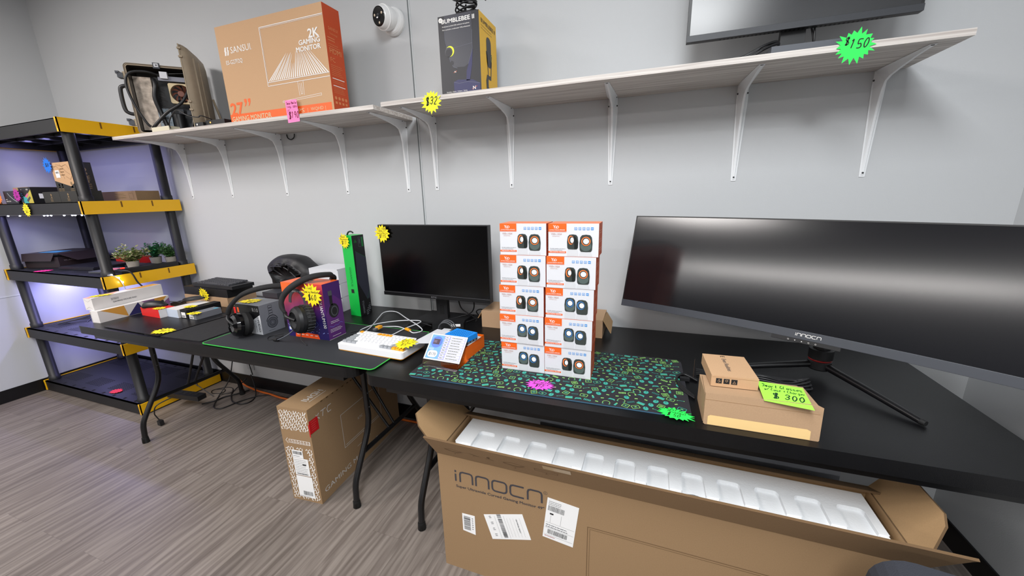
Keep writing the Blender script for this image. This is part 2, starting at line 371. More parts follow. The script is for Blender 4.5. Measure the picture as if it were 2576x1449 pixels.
for i, ((x, z), l) in enumerate(zip(BX, BL)):
    o = br0 if i == 0 else copy_tree(br0)
    o.location = (x, 0, z); tag(o, 'white shelf bracket, ' + l, 'bracket', 'shelf brackets')
# ------------------------------------------------------------------ folding tables
def folding_table(label, x0, x1, yf, yb, legx, lean):
    t = thing('folding_table', label, 'table', (x0, yf, 0)); w = x1 - x0; d = yb - yf; T = .74; yc = d / 2
    b = MB(); F = FR((0, 0, 0), X, Y)
    b.prism(rrect(0, 0, w, d, .045, 6), F, T - .042, T, M_TBL); b.build('tabletop', t, bevel=.009, seg=3)
    b = MB()
    for y in (.03, d - .055): b.box(.08, y, T - .075, w - .08, y + .025, T - .042, M_LEG)
    b.build('apron_rail', t)
    for k, (lx, ln) in enumerate(zip(legx, lean)):
        lx -= x0
        for s in (-1, 1):
            P = [(.150, .70), (.150, .60), (.150, .42), (.152, .37), (.175, .30), (.26, .155), (.28, .11), (.286, .06), (.290, .005)]
            pts = smooth_path([(lx + ln * (z / .7), yc + s * y, z) for y, z in P], 4)
            b = MB(); b.tube(pts, .0135, M_LEG, 12); lg = b.build('leg', t)
            b = MB(); b.tube([(lx, yc + s * .29, .0), (lx + ln * .03, yc + s * .289, .002), (lx + ln * .06, yc + s * .289, .034)], [.0175, .0175, .0155], M_RUB, 12); b.build('rubber_foot', lg)
            if s == -1:
                for z in (.43, .50):
                    c = MB(); c.lathe([(.0045, 0), (.004, .003), (.001, .004)], FR((lx + ln * (z / .7) + .0125, yc + s * .15, z), Y, Z), M_DARK, 8); c.build('bolt', lg)
        b = MB(); b.tube([(lx + ln * .33, yc - .215, .23), (lx + ln * .33, yc + .215, .23)], .0115, M_LEG, 10); b.build('crossbar', t)
        b = MB(); b.tube([(lx + ln * .7, yc - .15, .67), (lx + ln * .7, yc + .15, .67)], .0115, M_LEG, 10); b.build('crossbar', t)
        s = 1 if k == 0 else -1
        b = MB()
        for q in (-.05, .05): b.tube([(lx + ln * .33, yc + q * .4, .235), (lx + s * .30, yc + q, T - .045)], .007, M_LEG, 8)
        b.tube([(lx + s * .30, yc - .3, T - .05), (lx + s * .30, yc + .3, T - .05)], .009, M_LEG, 8)
        b.build('brace', t)
    return t
folding_table('long black plastic folding table on the left, covered with gaming gear', -2.46, -.605, -.763, -.03, (-2.30, -.762), (-.0, .0))
folding_table('long black plastic folding table on the right, under the speaker boxes', -.545, 1.325, -.786, -.026, (-.414, 1.12), (0, 0))
# ------------------------------------------------------------------ storage rack
RX0, RX1, RY0, RY1 = -3.845, -2.66, -.515, -.02
RZ = [.08, .502, .936, 1.384, 1.835]
rk = thing('storage_rack', 'five tier black plastic rack with yellow shelf ends in the corner', 'rack', (RX0, RY0, 0))
W_, D_ = RX1 - RX0, RY1 - RY0
def tier(z):
    b = MB(); t = .07
    b.box(.02, 0, z - t, W_ - .02, .012, z, M_RACK); b.box(.02, D_ - .012, z - t, W_ - .02, D_, z, M_RACK)
    b.box(.02, .012, z - .012, W_ - .02, D_ - .012, z - .002, M_RACK)
    for k in range(1, 5): b.box(.02 + k * (W_ - .04) / 5 - .004, .012, z - .045, .02 + k * (W_ - .04) / 5 + .004, D_ - .012, z - .012, M_RACK)
    for y in (D_ / 3, 2 * D_ / 3): b.box(.02, y - .004, z - .045, W_ - .02, y + .004, z - .012, M_RACK)
    b.box(.02, .0, z - .004, W_ - .02, .05, z + .0, M_RACK); b.box(.02, D_ - .05, z - .004, W_ - .02, D_, z, M_RACK)
    F = FR((0, 0, z), X, Y)
    for k in range(9):
        x = .1 + k * (W_ - .2) / 8
        b.rect(F, x - .011, .018, x + .011, .036, M_HOLE); b.rect(F, x - .011, D_ - .036, x + .011, D_ - .018, M_HOLE)
    F2 = FR((0, 0, z - .002), X, Y)
    for cx in (.17, .46, .74, 1.02):
        for cy, n in ((.12, 8), (.39, 8)):
            for j in range(n):
                for k in range(9):
                    x = cx - .09 + k * .0205; y = cy - .045 + j * .0125
                    b.rect(F2, x, y, x + .013, y + .007, M_HOLE, off=.0006)
    for x0 in (.008, W_ - .022): b.box(x0, .001, z - t + .001, x0 + .014, D_ - .001, z - .001, M_RACK)
    o = b.build('shelf_tier', rk)
    for x0, sg in ((0, 1), (W_, -1)):
        c = MB(); a0, a1 = sorted((x0, x0 + sg * .022)); q0, q1 = sorted((x0, x0 + sg * .007))
        c.box(q0, -.004, z - t - .002, q1, D_ + .004, z + .003, M_YEL); c.box(a0, -.004, z - t - .002, a1, .0, z + .003, M_YEL)
        FF = FR((a1 if sg < 0 else a0, 0, 0), Y if sg < 0 else -Y, Z)
        for yy in (D_ * .36, D_ * .68):
            u = yy if sg < 0 else -yy
            c.rect(FF, u - .004, z - .035, u + .004, z - .001, mat('notch_amber', '7a4f04', .6))
        FQ = FR((a0, -.004, 0), X, Z); c.rect(FQ, .008, z - .055, .012, z - .012, mat('notch_amber', '7a4f04', .6))
        e = c.build('end_cap', o, bevel=.003); 
    return o
for z in RZ: tier(z)
for (px, py) in ((.045, .045), (W_ - .045, .045), (.045, D_ - .045), (W_ - .045, D_ - .045)):
    for i in range(4):
        b = MB(); z0, z1 = RZ[i] + .001, RZ[i + 1] - .0705
        b.tube([(px, py, z0), (px, py, z0 + .03), (px, py, z0 + .032), (px, py, z1)], [.031, .031, .027, .027], M_RACK, 16); b.build('post', rk)
    # stub feet
for (px, py) in ((.045, .045), (W_ - .045, .045), (.045, D_ - .045), (W_ - .045, D_ - .045)):
    b = MB(); b.lathe([(.03, .0005), (.03, .011)], Matrix.Translation((px, py, 0)), M_RACK, 12); b.build('foot', rk)
# ------------------------------------------------------------------ LED strips in the rack
M_LED = mat('led_dot', 'd8e0ff', .3, emit=60); M_STRIP = mat('led_tape', 'c8c8d0', .5)
def led_strip(label, pts, dots, n=(0, 0, -1)):
    b = MB(); b.tube(smooth_path(pts, 5), .0026, M_STRIP, 6)
    for d in dots: b.lathe([(.0045, 0), (.004, .003), (.001, .004)], FR(Vector(d) + Vector(n) * .003, Vector(n).orthogonal(), Vector(n).cross(Vector(n).orthogonal())), M_LED, 8)
    return tag(b.build('led_strip'), label, 'light strip', 'LED strips in the rack')
yb = RY0 + .02
led_strip('LED strip under the top tier of the rack', [(RX0 + .05, -.33, 1.812), (-3.2, -.33, 1.812), (RX1 - .05, -.33, 1.812)], [(-3.6 + .13 * k, -.33, 1.812) for k in range(7)] + [(-2.70, -.36, 1.80), (-2.70, -.33, 1.80)])
led_strip('LED strip under the second tier of the rack', [(RX0 + .05, yb, 1.312), (-3.2, yb, 1.312), (RX1 - .03, yb, 1.312)], [(x, yb - .0, 1.3115) for x in (-3.60, -3.45, -3.155, -3.115, -3.075, -2.93, -2.84, -2.81, -2.74)])
led_strip('lit LED strip hanging over the yellow end of the middle tier', [(-2.72, -.49, .942), (-2.657, -.478, .945), (-2.650, -.452, .92), (-2.650, -.44, .89), (-2.645, -.43, .83), (-2.60, -.42, .76)], [(-2.662, -.475, .948), (-2.648, -.452, .926), (-2.646, -.44, .895)], n=(1, 0, 0))
BLU = (.42, .40, 1.0)
area('led_glow_light', (-3.25, -.30, 1.80), (1.0, .03), 3.0, BLU)
area('led_glow_light', (-3.25, -.46, 1.305), (1.0, .02), 2.2, BLU)
area('led_glow_light', (-3.60, -.25, .858), (.4, .03), 5.5, BLU)
area('led_glow_light', (-3.60, -.25, .425), (.4, .03), 1.4, BLU)
# ------------------------------------------------------------------ price tags
def star_pts(n, R, r, seed=1, sy=1.0):
    rr = random.Random(seed); out = []
    for k in range(n * 2):
        a = math.pi * k / n + rr.uniform(-.06, .06); q = (R * rr.uniform(.86, 1.06)) if k % 2 == 0 else r * rr.uniform(.95, 1.05)
        out.append((q * math.cos(a), q * math.sin(a) * sy))
    return out
def star_tag(label, o, u, v, R, m, lines, n=14, seed=1, sy=1.0, r=.68, ink=None, group='starburst price tags', off=.0012):
    """paper starburst; lines = (text, x, y, size) in metres"""
    F = FR((0, 0, 0), X, Y); b = MB(); b.prism(star_pts(n, R, R * r, seed, sy), F, 0, .0006, m)
    for t, x, y, s in lines: b.hand(F, t, x, y, s, ink, off=.0009, lim=R * 1.42)
    ob = b.build('price_tag'); f = FR(o, u, v); f.translation = Vector(o) + f.to_3x3().col[2] * off; ob.matrix_world = f
    return tag(ob, label, 'price tag', group)
ZS1, ZS2 = 1.759, 1.765
YF_ = -.3018
# tags on the shelf edges
star_tag('green starburst price tag reading 150 on the right shelf edge', (.949, YF_, 1.756), X, Z, .051, M_PAPG, [('$', -.022, .006, .017), ('150', .008, -.006, .022)], 18, 3, .92)
star_tag('yellow starburst price tag reading 32 on the shelf edge by the wall joint', (-.454, YF_, 1.741), X, Z, .048, M_PAPY2, [('$32', 0, -.008, .026)], 16, 5)
b = MB(); F = FR((0, 0, 0), X, Z); F = FR((0, 0, 0), X, Y)
b.prism([(-.037, -.052), (.037, -.050), (.034, .046), (-.038, .047)], F, 0, .0005, M_PAPP)
for k in range(6): b.rect(F, -.036, -.04 + k * .015, .034, -.0394 + k * .015, mat('pink_rule', 'ff7ab8', .7), off=.0007)
MI = mat('maroon_ink', '8a1848', .7)
for t, x, y, s in (('Sansui Monitor', 0, .028, .011), ('1440p  180Hz', 0, .012, .009), ('27"', -.022, -.004, .009), ('$190', .004, -.032, .026)): b.hand(F, t, x, y, s, MI, lim=.064)
o = b.build('price_note'); f = FR((-1.206, -.3025, 1.776), X, Z); o.matrix_world = f; tag(o, 'pink paper note reading 190 taped to the left shelf edge', 'note')
# ------------------------------------------------------------------ carton of the 27 inch monitor
t = thing('monitor_carton', 'kraft and orange carton marked 27 and 2K GAMING MONITOR on the left shelf', 'box', (-1.639, -.290, ZS1))
w, d, h = .672, .10, .432
b = MB(); b.box(0, 0, 0, w, d, h, M_KRAFT2, fm={'right': M_RUST, 'left': M_RUST, 'top': mat('dark_orange', 'a03c14', .6)})
F = f_front(); G = M_WINK; T_ = M_ORG; tan = mat('tan_print', 'e0c49c', .7)
b.rect(F, 0, 0, w - .012, .036, T_)
b.text(F, 'GAMING MONITOR', .012, .003, .032, tan, bold=1.6, width=.27, off=.001)
b.text(F, '300', .385, .012, .017, tan, off=.001); b.text(F, '|', .425, .008, .022, tan, off=.001); b.text(F, 'IPS', .445, .007, .026, tan, width=.05, off=.001)
b.text(F, '|', .515, .008, .022, tan, off=.001); b.text(F, 'WQHD', .535, .010, .020, tan, width=.075, off=.001); b.text(F, '|', .622, .008, .022, tan, off=.001)
b.text(F, '27', .014, .034, .078, T_, bold=3, width=.085)
for k in (0, 1): b.flat([(.112 + k * .026, .066), (.122 + k * .026, .070), (.132 + k * .026, .086), (.132 + k * .026, .100), (.115 + k * .026, .100), (.115 + k * .026, .084), (.122 + k * .026, .084)], F, T_)
b.text(F, 'SANSUI', .083, .308, .040, G, width=.135); b.text(F, '.', .222, .308, .03, G)
dz = .020
b.flat([(.040, .282 + dz), (.050, .282 + dz), (.056, .300 + dz), (.052, .300 + dz), (.056, .318 + dz), (.046, .318 + dz), (.040, .300 + dz), (.043, .300 + dz)], F, G); b.flat([(.056, .282 + dz), (.066, .282 + dz), (.072, .304 + dz), (.066, .304 + dz), (.072, .318 + dz), (.062, .318 + dz), (.060, .304 + dz), (.062, .300 + dz)], F, G)
b.text(F, 'ES-G27F2Q', .040, .262, .026, G, bold=.8, width=.112)
for q, l in (([(.292, .388), (.67, .388)], .003), ([(.292, .383), (.67, .383)], .0015), ([(.292, .388), (.292, .139)], .003), ([(.297, .383), (.297, .147)], .001), ([(.292, .139), (.67, .142)], .0025), ([(.292, .155), (.67, .158)], .003)): b.ribbon(q, F, l, G, off=.00095 + l * .05)
cx = .47
for k in range(27):
    x = .300 + k * .0138; x1 = cx + (x - cx) * .42 + .02; fr_ = 1 if k not in (9, 10, 11) else .6; hh = .095 + .012 * ((k * 7) % 5) / 5
    b.flat([(x, .160), (x + .0080, .160), ((x + .004) + (x1 - x) * fr_, .160 + hh * fr_), ((x + .003) + (x1 - x) * fr_, .160 + hh * fr_)], F, G, .0004 + .00002 * k)
b.text(F, '2K', .638, .306, .050, G, bold=3, align='r', width=.060, off=.001); b.text(F, 'GAMING', .640, .284, .028, G, bold=3, align='r', width=.122, off=.001); b.text(F, 'MONITOR', .640, .258, .028, G, bold=3, align='r', width=.142, off=.001)
for q in ([(.478, .140), (.480, .080)], [(.511, .141), (.507, .080)], [(.489, .132), (.490, .086), (.498, .086), (.499, .132)]): b.ribbon(q, F, .002, G)
b.ribbon([(.37, .066), (.37, .060), (.61, .070), (.61, .078), (.37, .066)], F, .0016, G)
# side print
F = f_right(w); S_ = mat('side_print', 'd88858', .6)
b.text(F, 'SANSUI', .05, .335, .018, S_, align='c', width=.055); b.text(F, 'Technology', .05, .318, .010, S_, align='c')
b.lines(F, .012, .300, .05, 2, .010, S_, 3); b.lines(F, .012, .275, .07, 3, .009, S_, 4, th=.2)
b.text(F, 'HDMI', .05, .240, .030, S_, align='c', bold=.8, width=.07); b.text(F, 'FC', .014, .205, .026, S_, bold=.4)
b.lines(F, .012, .190, .07, 6, .008, S_, 5, th=.2); b.rect(F, .012, .135, .085, .138, G); b.lines(F, .012, .125, .07, 2, .007, S_, 6, th=.2); b.rect(F, .012, .105, .085, .108, G); b.lines(F, .012, .098, .07, 4, .007, S_, 7, th=.2)
for k in range(4): b.circ(F, .018 + k * .021, .055, .008, S_, n=5); b.rect(F, .012 + k * .021, .030, .024 + k * .021, .040, S_)
b.build('carton', t, bevel=.002)
# ------------------------------------------------------------------ microphone box
t = thing('microphone_box', 'black and yellow microphone box on the right shelf', 'box', (-.413, -.280, ZS2))
w, d, h = .176, .175, .283; BB = mat('bb_black', '2b2b30', .4, spec=.5); BY = mat('bb_yellow', 'e8b418', .4); CH = mat('bb_charcoal', '3a3b44', .35); CH2 = mat('bb_navy', '32325a', .4); YE = mat('bb_ring', 'e8f030', .4); CHL = mat('bb_edge', '6a6e7c', .4)
b = MB(); b.box(0, 0, 0, w, d, h, BB, fm={'right': BY, 'left': BY}); F = f_front()
b.flat([(.028, h - .001), (.145, h - .001), (.145, .155), (.125, .105), (.108, .095), (.062, .098), (.048, .115), (.028, .20)], F, CH, .0004)
b.ribbon([(.027, .23), (.027, .20), (.046, .118), (.058, .100), (.075, .094)], F, .0012, CHL, off=.0008); b.ribbon([(.145, .22), (.144, .155), (.124, .104)], F, .001, CHL, off=.0008); b.ribbon([(.028, .172), (.060, .167), (.145, .175)], F, .0008, CHL, off=.0008)
b.flat([(.125, .105), (.145, .155), (.140, .10), (.128, .045), (.112, .045), (.115, .08)], F, CH2, .0006); b.flat([(.056, .045), (.075, .052), (.14, .046), (.172, .03), (.172, .0), (.056, .0)], F, CH2, .0006); b.ribbon([(.056, .045), (.08, .038), (.12, .041), (.17, .03)], F, .001, CHL, off=.0008)
b.circ(F, .046, .157, .019, YE, .0010); b.circ(F, .041, .155, .017, CH, .0014); b.circ(F, .0405, .152, .014, BB, .0018); b.circ(F, .0525, .115, .0075, BB, .001); b.circ(F, .012, h - .014, .0085, M_WINK, .0012); b.text(F, 'HD', .012, h - .017, .006, M_INKG, align='c', off=.0016)
b.text(F, 'BUMBLEBEE II', .017, h - .027, .021, M_WINK, bold=2.4, width=.140, off=.0011)
b.text(F, 'Professional cardioid USB condenser microphone', .018, h - .040, .006, M_WINK, width=.118, off=.0012, bold=.8); b.text(F, 'Micro cardioide a condensateur USB professionnel', .018, h - .051, .006, M_WINK, width=.120, off=.0012, bold=.8)
for (u, v, s) in ((.062, .078, .010), (.140, .010, .018)):
    b.text(F, 'N', u, v, s, M_WINK, bold=1.5, off=.0011); b.ribbon([(u - .004, v + .001), (u + s * 1.0, v + s * .62)], F, .0012, T_, off=.0013)
b.text(F, 'Streaming  |  Studio  |  Podcasts  |  Gaming', .022, .008, .006, M_WINK, width=.092, off=.0012, bold=.7)
F = f_right(w); b.text(F, 'BUMBLEBEE II', .018, h - .034, .020, BB, bold=.5, width=.142); b.text(F, 'Professional cardioid USB condenser microphone', .018, h - .046, .006, BB, width=.105); b.text(F, 'Micro cardioide a condensateur USB', .018, h - .056, .006, BB, width=.105)
b.flat(rrect(.064, .105, .112, .215, .02), F, BB); b.flat([(.058, .16), (.068, .16), (.08, .075), (.098, .075), (.112, .16), (.12, .16), (.104, .06), (.076, .06)], F, BB); b.flat([(.05, .05), (.062, .075), (.075, .075), (.074, .03), (.115, .02), (.15, .0), (.12, .0), (.10, .012), (.07, .022), (.085, .0), (.06, .0), (.052, .02)], F, BB, .0007)
b.ribbon([(.118 + .010 * math.cos(a), .145 + .012 * math.sin(a)) for a in [R_(90 + q * 20) for q in range(10)]], F, .0015, YE, off=.0009)
b.build('carton', t, bevel=.0015)
# boom / adapter and wound cable standing on top of it
t = thing('wound_cable', 'bundle of black cable wound up on top of the microphone box', 'cable', (-.325, -.20, ZS2 + h))
rr = random.Random(4)
b = MB()
for k in range(9):
    z = .035 + k * .008; q = rr.uniform(.85, 1.25)
    b.tube([(.045 * q * math.cos(a), .03 * q * math.sin(a), z + .010 * math.sin(a + k)) for a in [2 * math.pi * j / 20 for j in range(20)]], .0032, M_BLK, 6, closed=True)
b.tube(smooth_path([(.0, -.01, 0.002), (-.004, -.012, .03), (.0, 0, .06)]), .003, M_BLK, 6); b.tube(smooth_path([(.006, -.01, 0.002), (.004, -.012, .03), (.0, 0, .06)]), .003, M_BLK, 6)
b.build('cable_loops', t)
b = MB(); b.box(-.045, -.02, .088, .03, .02, .125, M_BLK); b.build('plug_block', t, bevel=.003)
b = MB(); b.lathe([(.001, .0), (.04, .004), (.03, .02), (.004, .028)], FR((.035, .01, 0), X, Y), M_BLK, 12); b.build('coil_base', t)
b = MB(); b.box(-.060, -.01, .0005, -.036, .01, .014, M_BLK); b.build('cable_end', t, bevel=.002)
b = MB(); b.tube(smooth_path([(0.02, 0, .11), (.045, -.01, .105), (.066, -.012, .088), (.078, -.012, .074)]), .0042, M_BLK, 8); b.build('lead', t)
b = MB(); b.tube([(.076, -.012, .076), (.086, -.012, .064)], .0055, mat('brass', 'c8b070', .3, .9), 8); b.tube([(.086, -.012, .064), (.092, -.012, .057)], .004, M_BLK, 8); b.build('barrel_plug', t)
# ------------------------------------------------------------------ security camera on the wall
t = thing('security_camera', 'white dome security camera mounted high on the wall', 'camera', (-.805, 0, 2.190))
M_CAM = mat('camera_white', 'f2f2f2', .3, coat=.3)
W3 = FR((0, -.0005, 0), X, Z)
b = MB(); b.lathe([(.062, 0), (.062, .012), (.058, .022), (.053, .028)], W3, M_CAM, 32); b.lathe([(.003, 0), (.002, .003)], FR((.055, -.020, .004), Y, Z), M_DARK, 8); b.build('base', t)
cd = Vector((-.22, -.90, -.12)).normalized(); Fq = FR(Vector((-.012, -.052, .002)), cd.cross(Z), cd.cross(Z).cross(cd) * -1)
if (Fq.to_3x3().col[2] - cd).length > .1: Fq = FR(Vector((-.012, -.052, .002)), cd.cross(Z), (cd.cross(Z)).cross(-cd))
n_ = Fq.to_3x3().col[2]
if n_.dot(cd) < 0: Fq = Fq @ Matrix.Rotation(math.pi, 4, 'X')
b = MB(); b.lathe([(.047, -.030), (.052, -.012), (.053, 0), (.050, .018), (.0445, .034), (.041, .038)], Fq, M_CAM, 36); b.build('ball_housing', t)
b = MB(); b.lathe([(.0405, .033), (.0405, .0395), (.037, .0405), (.001, .0405)], Fq, mat('camera_glass', '0a0a0c', .12), 36); b.lathe([(.0125, .0406), (.0115, .043), (.008, .0425), (.001, .042)], Fq, mat('lens', '1c1f26', .08), 20); 
for a in (90, 200, 340): b.lathe([(.0055, .0406), (.004, .0415), (.001, .0418)], Fq @ Matrix.Translation((.026 * math.cos(R_(a)), .026 * math.sin(R_(a)), 0)), mat('ir_led', 'c9b8a0', .2), 10)
b.build('lens_face', t)
b = MB(); b.lathe([(.053, .008), (.0545, .010), (.0545, .014), (.052, .016)], Fq, M_CAM, 36); b.build('trim_ring', t)
# ------------------------------------------------------------------ large screen on the shelf
SCR = mat('matte_screen', '121317', .13, spec=.8)
SCR2 = mat('matte_screen_small', '121317', .24, spec=.8)
BEZ = mat('bezel_grey', '33353a', .45)
t = thing('large_screen', 'black flat screen standing on the right shelf, cut by the top of the photo', 'monitor', (.83, -.175, ZS2), rz=R_(1))
b = MB(); b.box(-.325, -.0, .098, .318, .022, .47, M_BLK); 
for k in range(38):
    for r_ in (0, 1): b.rect(FR((0, 0, .098), X, -Y), -.22 + k * .012, -.018 + r_ * .006, -.215 + k * .012, -.014 + r_ * .006, M_HOLE)
b.build('housing', t, bevel=.003)
b = MB(); b.box(-.316, -.0015, .118, .309, 0, .464, SCR2); b.build('screen_panel', t)
b = MB(); b.box(-.325, -.004, .098, .318, -.0016, .117, BEZ); b.build('bottom_bezel', t, bevel=.001)
b = MB(); b.box(-.035, .024, .012, .035, .045, .26, M_BLK); b.build('neck', t, bevel=.004)
b = MB(); b.box(-.09, -.115, .0, .09, .10, .020, mat('stand_base_grey', '55585f', .5)); b.build('stand_base', t, bevel=.004)
b = MB(); b.tube(smooth_path([(.02, .03, .2), (.055, .03, .09), (.06, .02, .06), (.05, .03, .21)]), .003, M_BLK, 6); b.build('hanging_cable', t)
b = MB()
for k, (dx, dz) in enumerate(((0, 0), (.008, .004), (-.006, .008), (.004, .012))):
    b.tube(smooth_path([(.66 + dx, -.26, ZS2 + .006), (.70, -.262, ZS2 + .010 + dz), (.735 + dx, -.255, ZS2 + .028 + dz), (.775, -.22, ZS2 + .045 + dz * .5), (.785, -.16, ZS2 + .035)]), .0036, M_BLK, 6)
tag(b.build('power_cable'), 'bundle of black cable lying left of the large screen stand', 'cable')
# ------------------------------------------------------------------ rugged case with computer parts
CT = mat('case_tan', 'a2937c', .6, noise=.06, nscale=30); CTD = mat('case_dark_seal', '2c2620', .6); CBK = mat('latch_grey', '3c4048', .5); FOIL = mat('antistatic_foil', 'e0d0c0', .25, .6, noise=.35, nscale=40)
t = thing('rugged_computer_case', 'opened tan rugged case full of computer parts on the left shelf', 'computer case', (-2.411, -.29, ZS1), rz=R_(44))
w, d, h = .33, .15, .378
def case_shell():
    b = MB(); F = FR((0, 0, 0), X, Z); th = .012
    out = rrect(0, 0, w, h, .022); inn = rrect(th, th, w - th, h - th, .014); n = len(out)
    for (a, z0, z1, m) in ((out, 0, -d, CT), (inn, 0, -d + .02, CTD)):
        vs = [(p[0], p[1], z0) for p in a] + [(p[0], p[1], z1) for p in a]
        b.add(vs, [[k, (k + 1) % n, n + (k + 1) % n, n + k] for k in range(n)], m, True, F=F); b.add(vs, [[n + k for k in range(n)]], m, F=F)
    vs = [(p[0], p[1], 0) for p in out] + [(p[0], p[1], 0) for p in inn]
    b.add(vs, [[k, (k + 1) % n, n + (k + 1) % n, n + k] for k in range(n)], CT, F=F)
    for q, c in ((.003, CTD), (.007, mat('case_brown', '6e5a48', .6))): b.ribbon([(p[0], p[1]) for p in rrect(q, q, w - q, h - q, .018)], F, .002, c, closed=True, off=.001)
    return b
case_shell().build('case_body', t)
for z in (.05, .30):
    b = MB(); b.box(-.016, .02, z, .0, .06, z + .035, CT); lt = b.build('latch_mount', t, bevel=.003); b = MB(); b.box(-.040, .018, z + .002, -.014, .058, z + .028, CBK); b.box(-.046, .018, z + .022, -.03, .058, z + .036, CBK); b.build('latch', lt, bevel=.003)
b = MB(); b.tube(smooth_path([(0, .05, .115), (-.035, .05, .120), (-.052, .05, .145), (-.052, .05, .235), (-.04, .05, .262), (0, .05, .268)]), .010, M_BLK, 10); b.build('carry_handle', t)
b = MB(); b.box(.014, .05, .03, .095, .12, .32, FOIL); b.build('foil_wrapped_part', t, bevel=.012)
b = MB(); b.box(.10, .085, .02, .315, .13, .33, mat('pcb_dark', '15181c', .5)); 
for k in range(9): b.box(.19 + (k % 3) * .04, .07, .05 + (k // 3) * .08, .215 + (k % 3) * .04, .09, .08 + (k // 3) * .08, mat('chip_grey', '3a3e46', .4))
b.build('circuit_board', t)
b = MB(); b.box(.105, .02, .012, .165, .07, .15, mat('drive_silver', 'aab6c0', .3, .7)); 
for k in range(5): b.rect(FR((0, .02, 0), X, Z), .110, .02 + k * .025, .16, .024 + k * .025, M_GREY)
b.build('drive_cage', t, bevel=.002)
b = MB(); b.lathe([(.028, 0), (.030, .004), (.030, .10), (.027, .104)], Matrix.Translation((.195, .035, .02)), M_BLK, 20); b.build('pump_cylinder', t)
# cooling fan
FC = (.235, .012, .235); fn = MB(); F = FR(FC, X, Z); n = 28; cream = mat('fan_cream', 'd8c49c', .5); brn = mat('fan_brown', '7a4a3c', .45)
sq = [(.055 * max(-1, min(1, 1.42 * math.cos(2 * math.pi * k / n))), .055 * max(-1, min(1, 1.42 * math.sin(2 * math.pi * k / n)))) for k in range(n)]; ci = [(.050 * math.cos(2 * math.pi * k / n), .050 * math.sin(2 * math.pi * k / n)) for k in range(n)]
vs = [(p[0], p[1], 0) for p in sq] + [(p[0], p[1], 0) for p in ci] + [(p[0], p[1], -.025) for p in sq] + [(p[0], p[1], -.025) for p in ci]
fn.add(vs, [[k, (k + 1) % n, n + (k + 1) % n, n + k] for k in range(n)] + [[2 * n + k, k, (k + 1) % n, 2 * n + (k + 1) % n][::-1] for k in range(n)] + [[n + k, n + (k + 1) % n, 3 * n + (k + 1) % n, 3 * n + k] for k in range(n)], cream, F=F)
fo = fn.build('cooling_fan', t)
b = MB(); b.lathe([(.017, -.02), (.017, -.003), (.014, -.001), (.001, -.001)], F, brn, 20)
for k in range(9):
    a = 2 * math.pi * k / 9; vs = []
    for j in range(6):
        r_ = .016 + j * .0064; tw = a + j * .11
        for s_, z_ in ((-.20, -.018), (.20, -.006)): vs.append((r_ * math.cos(tw + s_), r_ * math.sin(tw + s_), z_))
    b.add(vs, [[2 * j, 2 * j + 1, 2 * j + 3, 2 * j + 2] for j in range(5)], brn, True, F=F)
b.build('fan_rotor', fo)
b = MB(); b.box(.14, .015, .300, .315, .05, .325, mat('heatsink_silver', '9a9aa4', .3, .6)); b.box(.29, -.005, .285, .325, .02, .312, mat('connector_yellow', 'e8b040', .5)); b.box(.155, .0, .31, .19, .02, .345, M_WHITE); b.build('heatsink', t, bevel=.002)
for P, r_ in (([(.15, .01, .325), (.10, -.015, .335), (.03, -.025, .32), (.005, -.03, .26), (.02, -.03, .16), (.055, -.025, .06), (.07, -.02, .04)], .0065), ([(.285, -.012, .26), (.24, -.03, .18), (.16, -.03, .12), (.10, -.02, .06), (.075, -.01, .035)], .008), ([(.12, .01, .30), (.13, -.01, .27), (.115, -.01, .2), (.125, .0, .12), (.14, .0, .05)], .012), ([(.33, .0, .15), (.28, -.01, .10), (.26, -.01, .04)], .006), ([(.2, -.002, .335), (.26, -.01, .34), (.31, .0, .345)], .003)):
    b = MB(); b.tube(smooth_path(P, 6), r_, M_BLK, 8); b.build('internal_cable', t)
b = MB()
for k in range(40): b.tube([(.125 + rr.uniform(-.005, .01), .0, .27 - k * .003), (.15 + rr.uniform(0, .02), -.01 + rr.uniform(-.01, .01), .255 - k * .003)], .0007, M_BLK, 4)
b.build('braided_sleeve', t)
b = MB(); b.box(.135, -.006, h - .020, .165, .004, h + .010, CBK); b.rect(FR((0, -.006, 0), X, Z), .140, h - .012, .160, h + .006, M_WHITE); b.rect(FR((0, -.006, 0), X, Z), .146, h - .006, .156, h - .0, CBK, off=.001); b.build('top_clip', t)
# lid swung open on its hinge
b = MB(); lw, lh, ld = .32, .405, .045
Fl = FR((0, 0, 0), Y, Z)
prof = [(0, 0), (.003, .025), (.02, .040), (.16, ld), (.29, .040), (.312, .02), (lw, 0)]
vs = []; 
hz = [(0, .6), (.012, 1), (lh * .5, 1.0), (lh - .05, .95), (lh - .012, .8), (lh, .4)]
for z, k in hz: vs += [(p[0] if k > .9 else (.16 + (p[0] - .16) * (.9 + .1 * k)), z, p[1] * k) for p in prof]
m_ = len(prof); b.add(vs, [[i * m_ + k, i * m_ + k + 1, (i + 1) * m_ + k + 1, (i + 1) * m_ + k] for i in range(len(hz) - 1) for k in range(m_ - 1)], CT, True, F=Fl)
b.add([(p[0], z, -.001) for z, k in ((0, 1), (lh, 1)) for p in (prof[0], prof[-1])], [[0, 1, 3, 2]], CTD, F=Fl)
b.box(-.0, -.002, .0, .004, lw, lh, CT)
for z in (.085, .125, .34, .38): b.box(-.004, -.008, z, .012, .03, z + .008, CT)
for z in (.02,): b.box(.036, .05, z, .0475, .058, lh - .05, CT); b.box(.036, .13, z, .0475, .138, lh - .05, CT)
lid = b.build('case_lid', t, loc=(.346, -.328, 0.001), rot=(0, 0, R_(-1)))
b = MB(); b.tube([(.40, -.06, .20), (.43, -.02, .01)], .006, CT, 8); b.build('lid_stay', t)
